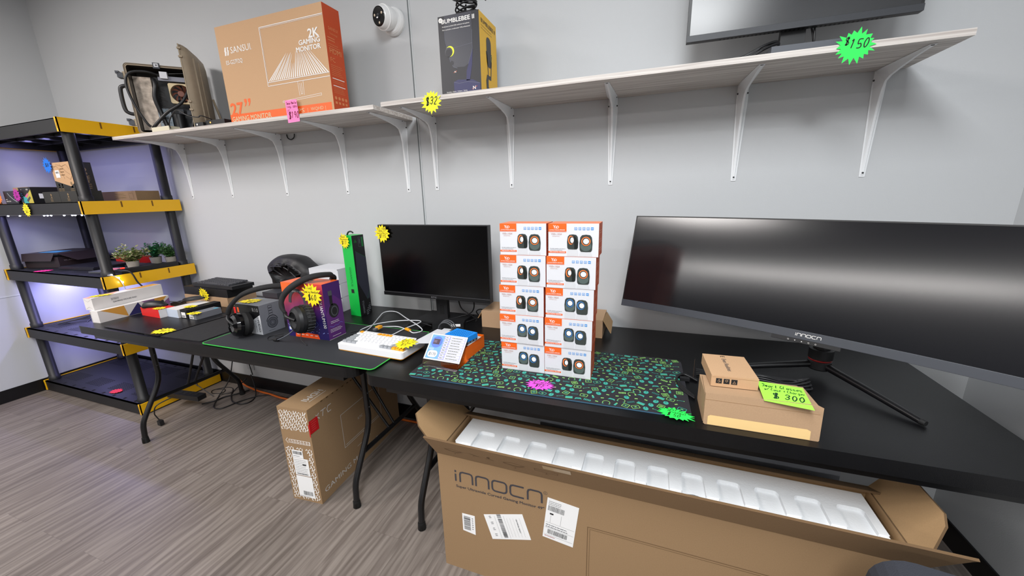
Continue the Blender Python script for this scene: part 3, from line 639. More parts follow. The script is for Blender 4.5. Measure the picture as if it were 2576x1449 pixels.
# things in front of the case on the shelf
b = MB(); b.box(0, 0, 0, .15, .055, .022, mat('cream_plastic', 'd6cfb8', .5)); tag(b.build('power_brick', bevel=.006, seg=3, loc=(-2.27, -.3, ZS1 + .0005), rot=(0, 0, 0)), 'cream plastic power brick in front of the tan computer case', 'adapter')
b = MB(); b.box(0, 0, 0, .060, .05, .020, M_BLK); b.box(.065, .01, 0, .20, .065, .028, M_BLK); b.box(.012, -.001, .006, .02, .001, .014, M_WINK); b.lathe([(.004, 0), (.001, .002)], FR((.10, .009, .016), X, Z), mat('amber_led', 'ffb050', .3, emit=3), 8)
tag(b.build('black_adapter', bevel=.003, loc=(-1.91, -.296, ZS1 + .0005), rot=(0, 0, R_(3))), 'black adapter with an amber light beside the case lid', 'adapter')
b = MB(); b.tube(smooth_path([(-2.09, -.31, ZS1 + .003), (-2.085, -.315, ZS1 + .03), (-2.04, -.32, ZS1 + .065), (-1.98, -.325, ZS1 + .085), (-1.92, -.32, ZS1 + .055), (-1.85, -.315, ZS1 + .040), (-1.82, -.315, ZS1 + .045), (-1.81, -.27, ZS1 + .033)], 6), .0028, M_BLK, 6)
tag(b.build('thin_cable'), 'thin black cable arching between the cream brick and black adapter', 'cable')
b = MB(); b.tube(smooth_path([(-1.60, -.006, 1.735), (-1.592, -.008, 1.715), (-1.57, -.008, 1.705), (-1.545, -.008, 1.715), (-1.54, -.006, 1.735)], 6), .003, M_BLK, 6)
tag(b.build('cable_loop'), 'black cable loop hanging under the left shelf by the wall', 'cable')
# ------------------------------------------------------------------ things on the tables
T = .74
# mouse mats (thin, lying on the table)
M_MATB = mat('mat_black_cloth', '1c1d20', .9, noise=.12, nscale=900)
M_MATC = mat('mat_charcoal_cloth', '25272c', .9, noise=.12, nscale=900)
def mat_sheet(name, label, pts, z0, z1, m, rim=None, rimw=.003):
    b = MB(); F = FR((0, 0, 0), X, Y); b.prism(pts, F, z0, z1, m, rim or m)
    if rim: b.ribbon(pts, F, rimw, rim, closed=True, off=z1 + .0003)
    return tag(b.build(name), label, 'mouse mat', 'mouse mats')
def rot_pts(pts, o, a): c, s = math.cos(R_(a)), math.sin(R_(a)); return [(o[0] + p[0] * c - p[1] * s, o[1] + p[0] * s + p[1] * c) for p in pts]
mat_sheet('mouse_mat', 'plain black desk mat without a coloured rim, in front of the white keyboard boxes', rot_pts(rrect(0, 0, .40, .36, .012), (-1.90, -.748), 2), T, T + .003, mat('mat_fabric_dark', '1d1d1f', .95, noise=.2, nscale=60))
mat_sheet('mouse_mat', 'stiff black desk mat at the left table end, under the mice boxes', rot_pts(rrect(0, 0, .47, .33, .004), (-2.245, -.742), -1), T + .0034, T + .0062, M_TBL)
GR = mat('green_stitch', '3fd850', .6)
gm = rrect(0, 0, .945, .41, .02)
mat_sheet('mouse_mat', 'black desk mat with a green stitched rim under the headset box and keyboard', rot_pts(gm, (-1.463, -.757), 0), T + .0034, T + .0064, M_MATC, GR)
# toast mat with gadget icons
b = MB(); F = FR((0, 0, 0), X, Y); pts = rot_pts(rrect(0, 0, .935, .395, .025), (-.372, -.752), .5); b.prism(pts, F, T, T + .0035, mat('mat_print_black', '232228', .9), mat('mat_rim_blue', '38607a', .8))
TE, LI, DT = mat('icon_teal', '38a090', .8), mat('icon_lime', '8ac86a', .8), mat('icon_dark_teal', '2c6f68', .8)
rr = random.Random(11); zt = T + .0039
def ico(k, cx, cy, a, s):
    G_ = FR((cx, cy, zt), (math.cos(a), math.sin(a), 0), (-math.sin(a), math.cos(a), 0)); c1 = (TE, TE, LI, DT, TE, LI)[rr.randrange(6)]; w_ = .0017
    if k == 0: b.rect(G_, -s, -s * .55, s, s * .55, TE); b.rect(G_, -s, -s * .62, s * .9, -s * .5, LI, off=.0008)
    elif k == 1: b.ribbon(rrect(-s, -s * .7, s, s * .7, .002, 1), G_, w_, c1, closed=True); b.rect(G_, -s * .45, -s * .3, s * .45, s * .3, DT); b.circ(G_, 0, 0, s * .22, LI, .0009, 8)
    elif k == 2: b.ribbon([(s * math.cos(R_(q)), s * math.sin(R_(q))) for q in range(-30, 211, 30)], G_, w_, LI); b.circ(G_, -s * .85, -s * .55, s * .3, c1, n=8); b.circ(G_, s * .85, -s * .55, s * .3, c1, n=8)
    elif k == 3: b.flat([(-s, -s * .5), (-s * .7, s * .45), (s * .7, s * .45), (s, -s * .5), (s * .5, -s * .15), (-s * .5, -s * .15)], G_, TE)
    elif k == 4: b.circ(G_, 0, 0, s * .7, TE, n=10, ry=s * .9); b.rect(G_, -.0006, 0, .0006, s * .8, M_MATB, off=.0009)
    elif k == 5: b.rect(G_, -s * .35, -s * .9, s * .35, s * .5, TE); b.rect(G_, -s * .22, s * .5, s * .22, s * .95, LI)
    elif k == 6: 
        for q in range(5): b.rect(G_, -s + q * s * .42, -s * .4, -s + q * s * .42 + s * .28, s * .4, c1)
    elif k == 7: b.ribbon([(-s, 0), (s, 0)], G_, w_, TE); b.circ(G_, -s, 0, s * .22, c1, n=6); b.circ(G_, s, 0, s * .22, c1, n=6)
    elif k == 8: b.ribbon([(-s * .8, -s * .8), (s * .8, -s * .8), (s * .8, s * .8), (-s * .8, s * .8)], G_, w_, LI, closed=True); b.ribbon([(-s * .4, -s * .3), (s * .4, -s * .3), (s * .4, s * .4), (-s * .4, s * .4)], G_, w_, c1, closed=True); b.rect(G_, -s * .15, -s * .15, s * .15, s * .2, LI)
    else: b.rect(G_, -s * .5, -s * .25, s * .5, s * .25, LI)
nx, ny = 33, 16
for j in range(ny):
    for i in range(nx):
        u = .016 + i * .0284 + (.0142 if j % 2 else 0); v = .014 + j * .0243
        if u > .922: continue
        k = (i * 3 + j * 7 + (i * j) % 5) % 10
        ico(k, -.372 + u, -.752 + v + u * .0087, R_(rr.choice((-25, -12, 0, 10, 20, 28))), .0112 if k not in (9, 5, 7) else .0092)
tag(b.build('gadget_print_mat'), 'large desk mat printed with teal gadget icons under the speaker boxes', 'mouse mat', 'mouse mats')
# ------------------------------------------------------------------ stack of speaker boxes
def speaker_box(kind):
    t = thing('speaker_box', '', 'box'); w, d, h = .160, .095, .1045
    SO = mat('speaker_side_orange', 'd0562a', .5); TOPO = mat('speaker_top_orange', 'f08a60', .5)
    b = MB(); b.box(0, 0, 0, w, d, h, M_WHITE, fm={'right': SO, 'left': SO, 'top': TOPO, 'bottom': TOPO, 'back': SO}); F = f_front()
    O = mat('ysd_orange', 'f0641e', .45); Q = mat('ysd_pale_text', 'c89a90', .6); SB = mat('speaker_body', '39403e', .35); SB2 = mat('speaker_body_lit', '55625f', .35); CO = mat('cone_silver', 'f2f4f6', .4); BI = mat('icon_blue', '3f8fd8', .5); RB = mat('reflection_print', 'cfd0d4', .5); RG = mat('ring_orange', 'f07a38', .4) if kind else mat('ring_blue', '3a78b8', .4)
    b.rect(F, 0, h - .0245, .059, h, O); b.rect(F, 0, .0105, .058, .0165, O); b.rect(F, 0, h - .0265, .059, h - .0255, O)
    b.text(F, 'Y', .016, h - .015, .014, M_WINK, bold=1.5, off=.001); b.text(F, 'S', .0235, h - .0155, .009, M_WINK, bold=1.5, off=.0012); b.text(F, 'D', .0275, h - .015, .0115, M_WINK, bold=1.6, off=.001)
    b.text(F, '2.0 MULTIMEDIA SPEAKER', .004, h - .0215, .0042, M_WINK, bold=1.2, width=.050, off=.001)
    b.text(F, 'YSD-1024', .008, h - .0355, .0075, Q, bold=.6, width=.036); b.text(F, '-DIGITAL-', .012, h - .0415, .0045, Q, width=.027)
    b.text(F, 'Portable speakers and easy to', .006, .0235, .0042, M_INKG, width=.050); b.text(F, 'carry music everywhere', .006, .019, .0042, M_INKG, width=.040)
    b.text(F, 'MINI DIGITAL SPEAKER', .005, .0122, .0042, M_WINK, bold=1.2, width=.050, off=.001)
    for k in range(5):
        u = .084 + k * .0128; b.rect(F, u, h - .020, u + .0085, h - .0115, BI)
        if k < 4: b.rect(F, u + .0014, h - .0185, u + .0071, h - .0128, M_WHITE, off=.0008); b.rect(F, u + .0028, h - .0172, u + .0057, h - .0145, BI, off=.001)
        else: b.rect(F, u + .001, h - .0168, u + .0075, h - .015, M_WHITE, off=.0008)
    def spk(cx, cy, ww, hh, rx, turned, ox):
        q = [(cx - ww * .47, cy - hh * .38), (cx - ww * .38, cy - hh * .48), (cx, cy - hh * .5), (cx + ww * .38, cy - hh * .48), (cx + ww * .47, cy - hh * .38), (cx + ww * .5, cy), (cx + ww * .44, cy + hh * .34), (cx + ww * .3, cy + hh * .47), (cx, cy + hh * .5), (cx - ww * .3, cy + hh * .47), (cx - ww * .44, cy + hh * .34), (cx - ww * .5, cy)]
        b.flat([(p[0], 2 * (cy - hh * .5) - p[1] if 2 * (cy - hh * .5) - p[1] > .002 else .002) for p in q[::-1]], F, RB, .0006)
        b.flat(q, F, SB, .001)
        if not turned: b.circ(F, cx, cy - hh * .15, ww * .42, SB2, .0012, ry=hh * .3)
        b.circ(F, cx + ox, cy + hh * .12, rx, SB, .0014, ry=.0155); b.circ(F, cx + ox, cy + hh * .12, rx * .93, RG, .0016, ry=.0142); b.circ(F, cx + ox * (.7 if turned else 1), cy + hh * .12, rx * .74, SB, .0018, ry=.0115); b.circ(F, cx + ox * (.4 if turned else 1) + (.0005), cy + hh * .12, rx * .58, CO, .002, ry=.0085)
    if kind: spk(.079, .047, .036, .048, .0095, True, -.0055); spk(.121, .043, .041, .055, .0155, False, 0); b.flat([(.083, .068), (.090, .060), (.096, .045), (.095, .028), (.085, .024)], F, mat('speaker_dark', '1c2120', .35), .0022)
    else: spk(.083, .050, .037, .049, .0135, False, 0); spk(.123, .044, .039, .051, .0135, True, -.004)
    b.build('carton', t, bevel=.0008)
    G_ = f_right(w); b = MB()
    for k in range(3): b.lines(G_, .012, .08 - k * .028, .06, 2, .007, mat('side_text_pale', 'f0b8a0', .6), k + 3, th=.3)
    b.rect(G_, .004, .004, .0045, h - .004, M_WINK); b.build('side_print', t)
    return t
spo, spb = speaker_box(1), speaker_box(0)
LX = [-.054, -.056, -.063, -.064, -.062]; RXs = [.1135, .1075, .1035, .101, .0995]; kL = [1, 1, 1, 0, 0]; kR = [1, 1, 0, 0, 1]
nmL = ['topmost of the left column', 'second from the top of the left column', 'middle of the left column', 'second from the bottom of the left column', 'lowest of the left column']
nmR = [s.replace('left', 'right') for s in nmL]; used = set()
rr = random.Random(2)
for col, (xs, ks, nm) in enumerate(((LX, kL, nmL), (RXs, kR, nmR))):
    for r_ in range(5):
        src = spo if ks[r_] else spb
        if src.name in used: o = copy_tree(src)
        else: o = src; used.add(src.name)
        o.location = (xs[r_], -.6 - (0.002 if r_ % 2 else 0), T + .0045 + (4 - r_) * .1055); o.rotation_euler = (0, 0, R_(rr.uniform(-.5, .5)))
        tag(o, 'white speaker box with %s rings, %s' % ('orange' if ks[r_] else 'blue', nm[r_]), 'box', 'stacked speaker boxes')
# ------------------------------------------------------------------ flat stars on mats
def flat_tag(label, x, y, z, R, m, lines, n=14, seed=1, sy=.8, rz=0, tilt=0):
    return star_tag(label, (x, y, z), (math.cos(R_(rz)), math.sin(R_(rz)), 0), (-math.sin(R_(rz)), math.cos(R_(rz)), math.sin(R_(tilt))), R, m, lines, n, seed, sy)
flat_tag('magenta starburst tag about PC speakers at 12, in front of the speaker stack', .106, -.687, T + .0055, .052, M_PAPM, [('PC/laptop', 0, .012, .010), ('Speakers', 0, 0, .010), ('$12', 0, -.016, .013)], 16, 8, .72, -3)
flat_tag('green starburst tag reading 50 on the front corner of the gadget mat', .519, -.740, T + .0055, .053, M_PAPG, [('Toast Bros', .0, .014, .010), ('Mousemat', .002, .003, .009), ('$ 50', -.004, -.015, .014)], 18, 9, .62, -12)
flat_tag('yellow starburst tag flat on the stiff black mat, nearest the table edge', -1.825, -.702, T + .0075, .060, M_PAPY, [('Mouse Mat', 0, .008, .010), ('$10', 0, -.012, .014)], 16, 10, .75, 8)
# ------------------------------------------------------------------ curved ultrawide monitor
MW = thing('curved_monitor', 'huge curved ultrawide monitor on a black two-legged stand', 'monitor', (.882, -.489, T), rz=R_(-28.5))
Rc, Wm, Hm, zb, tl = 3.6, 1.205, .364, .914 - T, R_(13.2)
def cs(u, t, off=0):
    th = u / Rc; lx = (Rc + off) * math.sin(th); ly = -(Rc + off) * (1 - math.cos(th)) + off
    ly = Rc * math.cos(th) * 1 - Rc; ly = ly + off * math.cos(th); lx = Rc * math.sin(th) + off * math.sin(th)
    z = t * math.cos(tl) - (off * math.sin(tl)); return (lx, ly + t * math.sin(tl), zb + z)
def cpatch(b, u0, u1, t0, t1, off0, off1, m, n=32, smooth=True):
    us = [u0 + (u1 - u0) * k / n for k in range(n + 1)]
    vs = [cs(u, t, o) for u in us for t, o in ((t0, off0), (t1, off0), (t1, off1), (t0, off1))]
    fs = []
    for k in range(n):
        a = 4 * k; c = a + 4
        fs += [[a, c, c + 1, a + 1], [a + 1, c + 1, c + 2, a + 2], [a + 2, c + 2, c + 3, a + 3], [a + 3, c + 3, c, a]]
    b.add(vs, fs, m, smooth); e = 4 * n; b.add(vs, [[0, 1, 2, 3], [e + 3, e + 2, e + 1, e]], m)
h2 = Wm / 2
b = MB(); cpatch(b, -h2, h2, 0, Hm, .003, .016, M_BLK, smooth=False); cpatch(b, -.36, .36, .05, Hm - .05, .016, .045, M_BLK, smooth=False); b.build('housing', MW)
b = MB(); vs = [cs(-h2 + .004 + (Wm - .008) * k / 48, t, -.0005) for k in range(49) for t in (.026, Hm - .004)]; b.add(vs, [[2 * k, 2 * k + 2, 2 * k + 3, 2 * k + 1] for k in range(48)], SCR, True); b.build('screen_panel', MW)
M_RIM = mat('rim_black', '0c0c0e', .4); BEZL = mat('bezel_slate', '3c3f46', .45)
b = MB(); cpatch(b, -h2, -h2 + .004, 0, Hm, -.001, .004, M_RIM, 1, False); cpatch(b, h2 - .004, h2, 0, Hm, -.001, .004, M_RIM, 1, False); cpatch(b, -h2, h2, Hm - .004, Hm, -.001, .004, M_RIM, smooth=False); b.build('rim', MW)
b = MB(); cpatch(b, -h2, h2, 0, .026, -.0035, .003, BEZL, smooth=False); cpatch(b, -.085, .085, -.012, .001, -.003, .010, M_BLK, 6, False)
Fb = FR(cs(0, .0, -.0038), X, Vector(cs(0, .026, -.0038)) - Vector(cs(0, 0, -.0038)))
def innocn(b, F, u, v, s, m, gap=.32, sk=0, wd=.16):
    W1 = 1.15; x = 0; th = s * wd
    def st(q, closed=False): b.ribbon([(u + (x + a + c * sk) * s, v + c * s) for a, c in q], F, th, m, closed=closed, off=.0008)
    st([(0, 0), (0, .72)]); b.rect(F, u - th / 2, v + s * .88, u + th / 2, v + s * 1.08, m, off=.0008); x += gap + .1
    nn = [(0, 0), (0, .75), (.07, .93), (.25, 1), (W1 - .25, 1), (W1 - .07, .93), (W1, .75), (W1, 0)]
    st(nn); x += W1 + gap; st(nn); x += W1 + gap
    st([(p[0], p[1]) for p in rrect(0, 0, W1 + .1, 1, .28, 4)], True); x += W1 + .1 + gap
    st([(W1, 1), (.25, 1), (.07, .93), (0, .75), (0, .25), (.07, .07), (.25, 0), (W1, 0)]); x += W1 + gap; st(nn); return (x + W1) * s
innocn(b, Fb, -.024, .009, .0082, M_WINK, wd=.17)
for k, q in enumerate((0, 1, 2, 3, 0)):
    u = -.040 + k * .017; Fi = FR(Vector(cs(u, -.006, -.0035)), X, Z); 
    if q == 1: b.flat([(-.002, .0015), (0, -.002), (.002, .0015)], Fi, M_WINK)
    elif q == 2: b.flat([(-.002, -.0015), (.002, -.0015), (0, .002)], Fi, M_WINK)
    else: b.ribbon([(.0018 * math.cos(a * .785), .0018 * math.sin(a * .785)) for a in range(8)], Fi, .0006, M_WINK, closed=True)
b.build('bottom_bezel', MW, bevel=.0008)
def loc2(x, y):  # world xy to monitor local
    dx, dy = x - .882, y + .489; a = R_(28.5); return (dx * math.cos(a) - dy * math.sin(a), dx * math.sin(a) + dy * math.cos(a))
hx, hy = loc2(.985, -.345)
b = MB(); b.lathe([(.030, .030), (.033, .034), (.033, .058), (.031, .060), (.031, .066), (.034, .068), (.034, .100), (.030, .102)], Matrix.Translation((hx, hy, 0)), M_BLK, 28); b.build('stand_hub', MW)
b = MB(); b.lathe([(.0315, .0605), (.0325, .062), (.0325, .064), (.0315, .0655)], Matrix.Translation((hx, hy, 0)), mat('red_ring', '8a1414', .3), 28); b.build('hub_ring', MW)
b = MB(); b.tube([(hx, hy, .10), (hx, hy + .01, .22), (hx, hy + .02, .38)], .024, M_BLK, 14); b.box(hx - .04, .06, .30, hx + .04, hy + .0, .38, M_BLK); b.build('neck', MW)
for (x, y) in ((1.131, -.592), (.665, -.395)):
    lx, ly = loc2(x, y); b = MB(); b.tube([(hx, hy, .048), (hx + (lx - hx) * .5, hy + (ly - hy) * .5, .030), (lx, ly, .0095)], [.012, .0105, .0085], M_LEG, 12)
    dxy = Vector((lx - hx, ly - hy, -.03)).normalized(); lg = b.build('leg', MW); b = MB(); b.tube([(lx, ly, .0095), (lx + dxy.x * .012, ly + dxy.y * .012, .0088)], [.0085, .0075], M_RUB, 12); b.build('foot_cap', lg)
# ------------------------------------------------------------------ smart glasses boxes
t = thing('mailer_box', 'kraft mailer carton with a cream adhesive strip, lying at the front of the table', 'box', (.588, -.755, T))
b = MB(); w, d, h = .262, .135, .088; b.box(0, .012, 0, w - .014, d, h - .006, M_KRAFT); b.build('carton', t, bevel=.002)
b = MB(); b.prism([(0, .0), (.004, -.003), (w, -.003), (w + .002, .0), (w + .002, h), (w - .012, h + .006), (.0, h)], FR((.0, .0, .003), X, Vector((0, .06, 1))), 0, .0022, M_KRAFT)
b.prism([(.0, .0), (w - .002, .0), (w - .006, d - .02), (.005, d - .02)], FR((0, .005, h - .003), X, Y), 0, .0022, M_KRAFT)
b.ribbon([(.0, h - .018), (w - .004, h - .018)], FR((.0, .0, .003), X, Vector((0, .06, 1))), .0008, mat('crease', '9a764f', .8), off=.0026); b.build('flap', t)
b = MB(); F = FR((.0, .0, .003), X, Vector((0, .06, 1))); b.flat([(.010, -.002), (w - .018, -.002), (w - .018, .022), (w - .026, .026), (.016, .026), (.010, .022)], F, mat('cream_strip', 'ecc88a', .6), .0028); b.build('adhesive_strip', t)
b = MB(); G_ = f_left(d); b.rect(G_, -.125, .004, -.122, h - .01, mat('crease', '9a764f', .8)); b.rect(G_, .04, .04, .042, .075, mat('crease', '9a764f', .8)); b.build('side_crease', t)
t = thing('small_carton', 'small kraft box with three black handling icons, resting on the mailer carton', 'box', (.606, -.702, T + .0895), rz=R_(2.5))
b = MB(); w, d, h = .116, .150, .033; b.box(0, 0, 0, w, d, h, M_KRAFT2); F = f_front()
for k in range(3):
    u = .012 + k * .019; b.rect(F, u, .010, u + .015, .025, M_INK); 
    q = {0: [(.004, .005), (.0075, .012), (.011, .005), (.0075, .005), (.0075, .002)], 1: [(.005, .012), (.005, .008), (.0075, .006), (.010, .008), (.010, .012), (.005, .012)], 2: [(.004, .003), (.011, .003), (.0075, .010), (.004, .003)]}[k]
    b.ribbon([(u + a, .010 + c) for a, c in q], F, .0008, M_KRAFT2, off=.0009)
b.rect(F, .002, .028, w - .002, .0285, mat('crease', '9a764f', .8)); G_ = f_top(h)
b.text(G_, 'Even Realities', .048, .120, .017, M_INKG, rot=R_(-90), width=.085); b.text(G_, 'E', .048, .140, .017, M_INK, rot=R_(-90), bold=1)
b.build('carton', t, bevel=.0015)
b = MB(); F = FR((0, 0, 0), X, Y); b.prism([(-.052, -.046), (.052, -.052), (.046, .046), (-.058, .048)], F, 0, .0005, M_PAPL)
for k in range(8): b.rect(F, -.05, -.04 + k * .011, .046, -.0397 + k * .011, mat('lime_rule', '8ae040', .7), off=.0007)
for q, x, y, s in (('Smart Glasses', -.004, .024, .013), ('w/ Case + Charger', .0, .008, .011), ('$ 300', .004, -.024, .022)): b.hand(F, q, x, y, s, mat('dark_green_ink', '123c20', .7), lim=.092)
o = b.build('price_note'); f = FR((.779, -.716, T + .0975), (1, -.10, 0), (.06, 1, .10)); o.matrix_world = f; tag(o, 'lime green paper note reading 300 on the mailer carton', 'note')
# cable bundle behind
b = MB()
for k in range(4):
    o_ = k * .006; b.tube(smooth_path([(.60, -.46 + o_, T + .006 + o_ * .6), (.70, -.45 + o_, T + .010), (.80, -.475 + o_ * .5, T + .012 + o_), (.87, -.49 + o_ * 2, T + .010), (.93, -.47 + o_ * 2, T + .008 + o_), (.90, -.43 + o_ * .5, T + .010), (.82, -.44 + o_, T + .012), (.70, -.40, T + .008 + o_ * .5)], 6), .0035, M_BLK, 6)
tag(b.build('mains_lead'), 'black power cord bundle behind the kraft cartons, by the monitor stand', 'cable')
b = MB(); 
for k in range(3): b.tube(smooth_path([(.60, -.50 - k * .004, T + .005), (.56, -.47 - k * .008, T + .007 + k * .003), (.535, -.51 - k * .006, T + .006 + k * .004), (.545, -.58 + k * .007, T + .006 + k * .003), (.58, -.63 + k * .006, T + .005)], 6), .0035, M_BLK, 6)
b.box(.545, -.52, T + .004, .575, -.505, T + .014, M_BLK)
tag(b.build('cable_loop'), 'black cable loop between the gadget mat and the kraft cartons', 'cable')
# ------------------------------------------------------------------ brown box behind the speaker stack
t = thing('open_brown_box', 'plain kraft box with open end flaps behind the speaker stack', 'box', (-.322, -.195, T))
b = MB(); w, d, h = .575, .165, .082; b.box(0, 0, 0, w, d, h, M_KRAFT); b.build('carton', t, bevel=.002)
b = MB(); b.prism([(0, 0), (.14, .008), (.14, .06), (0, .07)], FR((w + .0, .015, h), Y, Vector((.55, 0, -.9))), 0, .003, M_CARDIN); b.build('flap', t)
b = MB(); b.prism([(0, 0), (.14, 0), (.135, .06), (.005, .055)], FR((-.001, .02, h - .004), Y, Vector((-.55, 0, -.85))), 0, .003, M_CARDIN); b.build('flap', t)
# ------------------------------------------------------------------ 27 inch monitor on the table
t = thing('desk_monitor', 'black 27 inch monitor standing on the table seam with a yellow tag', 'monitor', (-.570, -.205, T), rz=R_(-2.2))
w, h = .616, .364; z0 = .868 - T; x0 = -.308
b = MB(); b.box(x0, -.0, z0, x0 + w, .030, z0 + h, M_BLK); b.box(-.15, .03, z0 + .06, .15, .055, z0 + .28, M_BLK); b.build('housing', t, bevel=.003)
b = MB(); b.box(x0 + .004, -.0016, z0 + .022, x0 + w - .004, -.0002, z0 + h - .004, mat('screen_black', '040405', .22, spec=.35)); b.build('screen_panel', t)
b = MB(); b.box(x0, -.005, z0, x0 + w, -.0003, z0 + .018, M_RIM); b.text(f_front(), 'KTC', .0, z0 + .005, .009, mat('logo_grey', '8a8a8e', .5), align='c', bold=1, width=.030, off=.0058); b.rect(FR((0, -.0052, 0), X, Z), x0, z0 + .0178, x0 + w, z0 + .019, mat('bezel_line', '5a5a5e', .4)); b.build('bottom_bezel', t)
b = MB(); b.box(-.032, .058, .008, .032, .082, .26, M_BLK); b.box(-.012, .0575, .03, .012, .0585, .075, M_HOLE); b.build('neck', t, bevel=.004)
b = MB(); b.box(-.13, -.02, 0, .13, .16, .008, M_BLK); b.build('stand_base', t, bevel=.003)
star_tag('yellow starburst tag reading 115 on the corner of the desk monitor', (-.842, -.207, 1.190), (1, -.038, 0), Z, .048, M_PAPY, [('KTC 1080p', 0, .019, .0095), ('180Hz 27"', 0, .008, .0085), ('Gaming Monitor', .002, -.002, .0075), ('$115', 0, -.021, .0145)], 13, 13)
# cables behind that monitor
for lab, P in (('black cable hanging behind the desk monitor to the table', [(-.50, -.10, .90), (-.49, -.09, .80), (-.45, -.08, T + .02), (-.40, -.10, T + .006), (-.38, -.14, T + .006)]), ('second black cable curling right of the desk monitor stand', [(-.41, -.12, .90), (-.40, -.11, .82), (-.43, -.10, T + .03), (-.50, -.12, T + .008), (-.55, -.24, T + .006)]), ('black cable looping on the table left of the monitor adapter', [(-.56, -.27, T + .006), (-.66, -.24, T + .006), (-.68, -.30, T + .006), (-.60, -.37, T + .006), (-.52, -.36, T + .006), (-.46, -.32, T + .006)]), ('black cable coil by the kraft box behind the speakers', [(-.36, -.10, T + .006), (-.38, -.13, T + .05), (-.35, -.14, T + .07), (-.335, -.10, T + .04), (-.37, -.08, T + .012), (-.42, -.17, T + .006)])):
    b = MB(); b.tube(smooth_path(P, 6), .0032, M_BLK, 6); tag(b.build('monitor_cable'), lab, 'cable', 'monitor cables')
b = MB(); b.box(0, 0, 0, .15, .062, .034, M_BLK, fm={}); b.rect(f_front(), .09, .018, .135, .031, M_LABEL); b.rect(f_top(.034), .08, .03, .14, .055, M_BLK)
tag(b.build('power_adapter', bevel=.004, loc=(-.53, -.31, T), rot=(0, 0, R_(18))), 'black power adapter brick under the desk monitor', 'adapter')
t = thing('coiled_cable', 'grey cable coil with a white plug behind the blue case', 'cable', (-.415, -.375, T))
b = MB()
for k in range(3): b.tube([((.036 + k * .002) * math.cos(a), .012 * k - .01, .040 + (.036 + k * .002) * math.sin(a)) for a in [2 * math.pi * j / 24 for j in range(24)]], .003, mat('cable_grey', '4a4c50', .5), 6, closed=True)
b.build('coil', t)
b = MB(); b.box(-.016, -.020, .012, .022, .006, .042, mat('plug_white', 'd8dade', .4)); b.rect(FR((0, -.0205, 0), X, Z), -.008, .018, .014, .036, M_GREY); b.build('plug', t, bevel=.004)
# ------------------------------------------------------------------ orange box, blue case, price card
t = thing('orange_box', 'open orange box holding white papers under the blue case', 'box', (-.262, -.578, T + .0045), rz=R_(-4))
b = MB(); w, d, h, q = .075, .150, .053, .002; OB = mat('orange_box_card', 'ee6a10', .5)
w = .12; x_ = -.075
b.box(x_, 0, 0, x_ + w, d, q, OB); b.box(x_, 0, q, x_ + w, q, h, OB); b.box(x_, d - q, q, x_ + w, d, h, OB); b.box(x_, q, q, x_ + q, d - q, h, OB); b.box(x_ + w - q, q, q, x_ + w, d - q, h, OB); b.text(f_front(), 'ELECROW', .012, .010, .005, mat('orange_pale', 'ffb070', .5), off=.001); b.build('carton', t)
b = MB(); b.prism([(-.085, .0), (.055, -.012), (.058, .09), (-.06, .12)], FR((-.01, .03, h + .001), X, Y), 0, .0006, M_WHITE); b.prism([(-.13, -.02), (-.02, .0), (.02, .12), (-.09, .14)], FR((-.06, .0, h + .002), (1, .15, 0), (-.1, 1, .03)), 0, .0006, M_WHITE); tag(b.build('papers', loc=(-.262, -.578, T + .0045), rot=(0, 0, R_(-4))), 'loose white papers sticking out between blue case and orange box', 'paper')
t = thing('blue_computer_case', 'small bright blue perforated computer case on top of the orange box', 'computer', (-.325, -.545, T + .0605), rz=R_(-13))
BC = mat('blue_case_plastic', '2090f0', .4); b = MB(); b.box(0, 0, .010, .105, .075, .030, BC); 
for i in range(7):
    for j in range(6): b.rect(f_top(.030), .016 + i * .012, .012 + j * .0095, .022 + i * .012, .015 + j * .0095, mat('blue_hole', '0c3c78', .6))
b.build('lid', t, bevel=.003)
b = MB(); b.box(.002, .002, .0, .103, .073, .0098, mat('case_base_dark', '1a1c24', .5)); 
for k in range(3): b.rect(f_right(.1035), .012 + k * .020, .001, .026 + k * .020, .022, M_GREY)
b.build('base', t)
# card in clear holder: plane through measured corners
p0, pu = Vector((-.372, -.640, T + .020)), Vector((.990, -.04, 0)).normalized(); pv = Vector((.06, .70, .68)).normalized()
t = thing('price_card_holder', 'clear acrylic holder with a blue and white card priced 170', 'sign', (0, 0, 0)); F = FR(p0, pu, pv); wc, hc = .158, .108
b = MB(); b.prism([(0, 0), (wc, 0), (wc, hc), (0, hc)], F, 0, .0008, M_WHITE); CB = mat('card_blue', '6fa4e0', .5); CV = mat('card_violet', '9a9ae0', .5)
b.rect(F, .005, .005, .06, hc - .005, CB, .0011); b.rect(F, .06, .005, .085, hc - .005, CV, .0011); b.rect(F, .085, .005, wc - .004, hc - .005, mat('card_lilac', 'b4b4f0', .5), .0011)
b.circ(F, .033, .074, .024, mat('card_circle', '5a78c8', .5), .0014); b.rect(F, .018, .064, .046, .086, mat('card_photo', '4a3a4a', .5), .0017); b.rect(F, .020, .070, .034, .081, mat('card_photo2', '706070', .5), .0019)
b.flat(rrect(.010, .010, .053, .038, .013), F, M_WHITE, .0014); b.text(F, '$170', .0315, .018, .016, M_INKG, align='c', off=.0017, sx=.95, shear=.1)
for k in range(9):
    v = .008 + k * .0106; b.flat(rrect(.063, v, .083, v + .0082, .0035, 3), F, M_WHITE, .0014); b.flat(rrect(.088, v, wc - .008, v + .0082, .0035, 3), F, M_WHITE, .0014)
    b.lines(F, .094, v + .003, .05, 1, .006, M_INKG, k + 2, off=.0017, th=.4); b.lines(F, .067, v + .003, .012, 1, .006, M_INKG, k + 20, off=.0017, th=.4)
for k in range(4): b.rect(F, .008, .0405 + k * .0022, .030, .0412 + k * .0022, M_WHITE, .0014)
b.build('card', t)
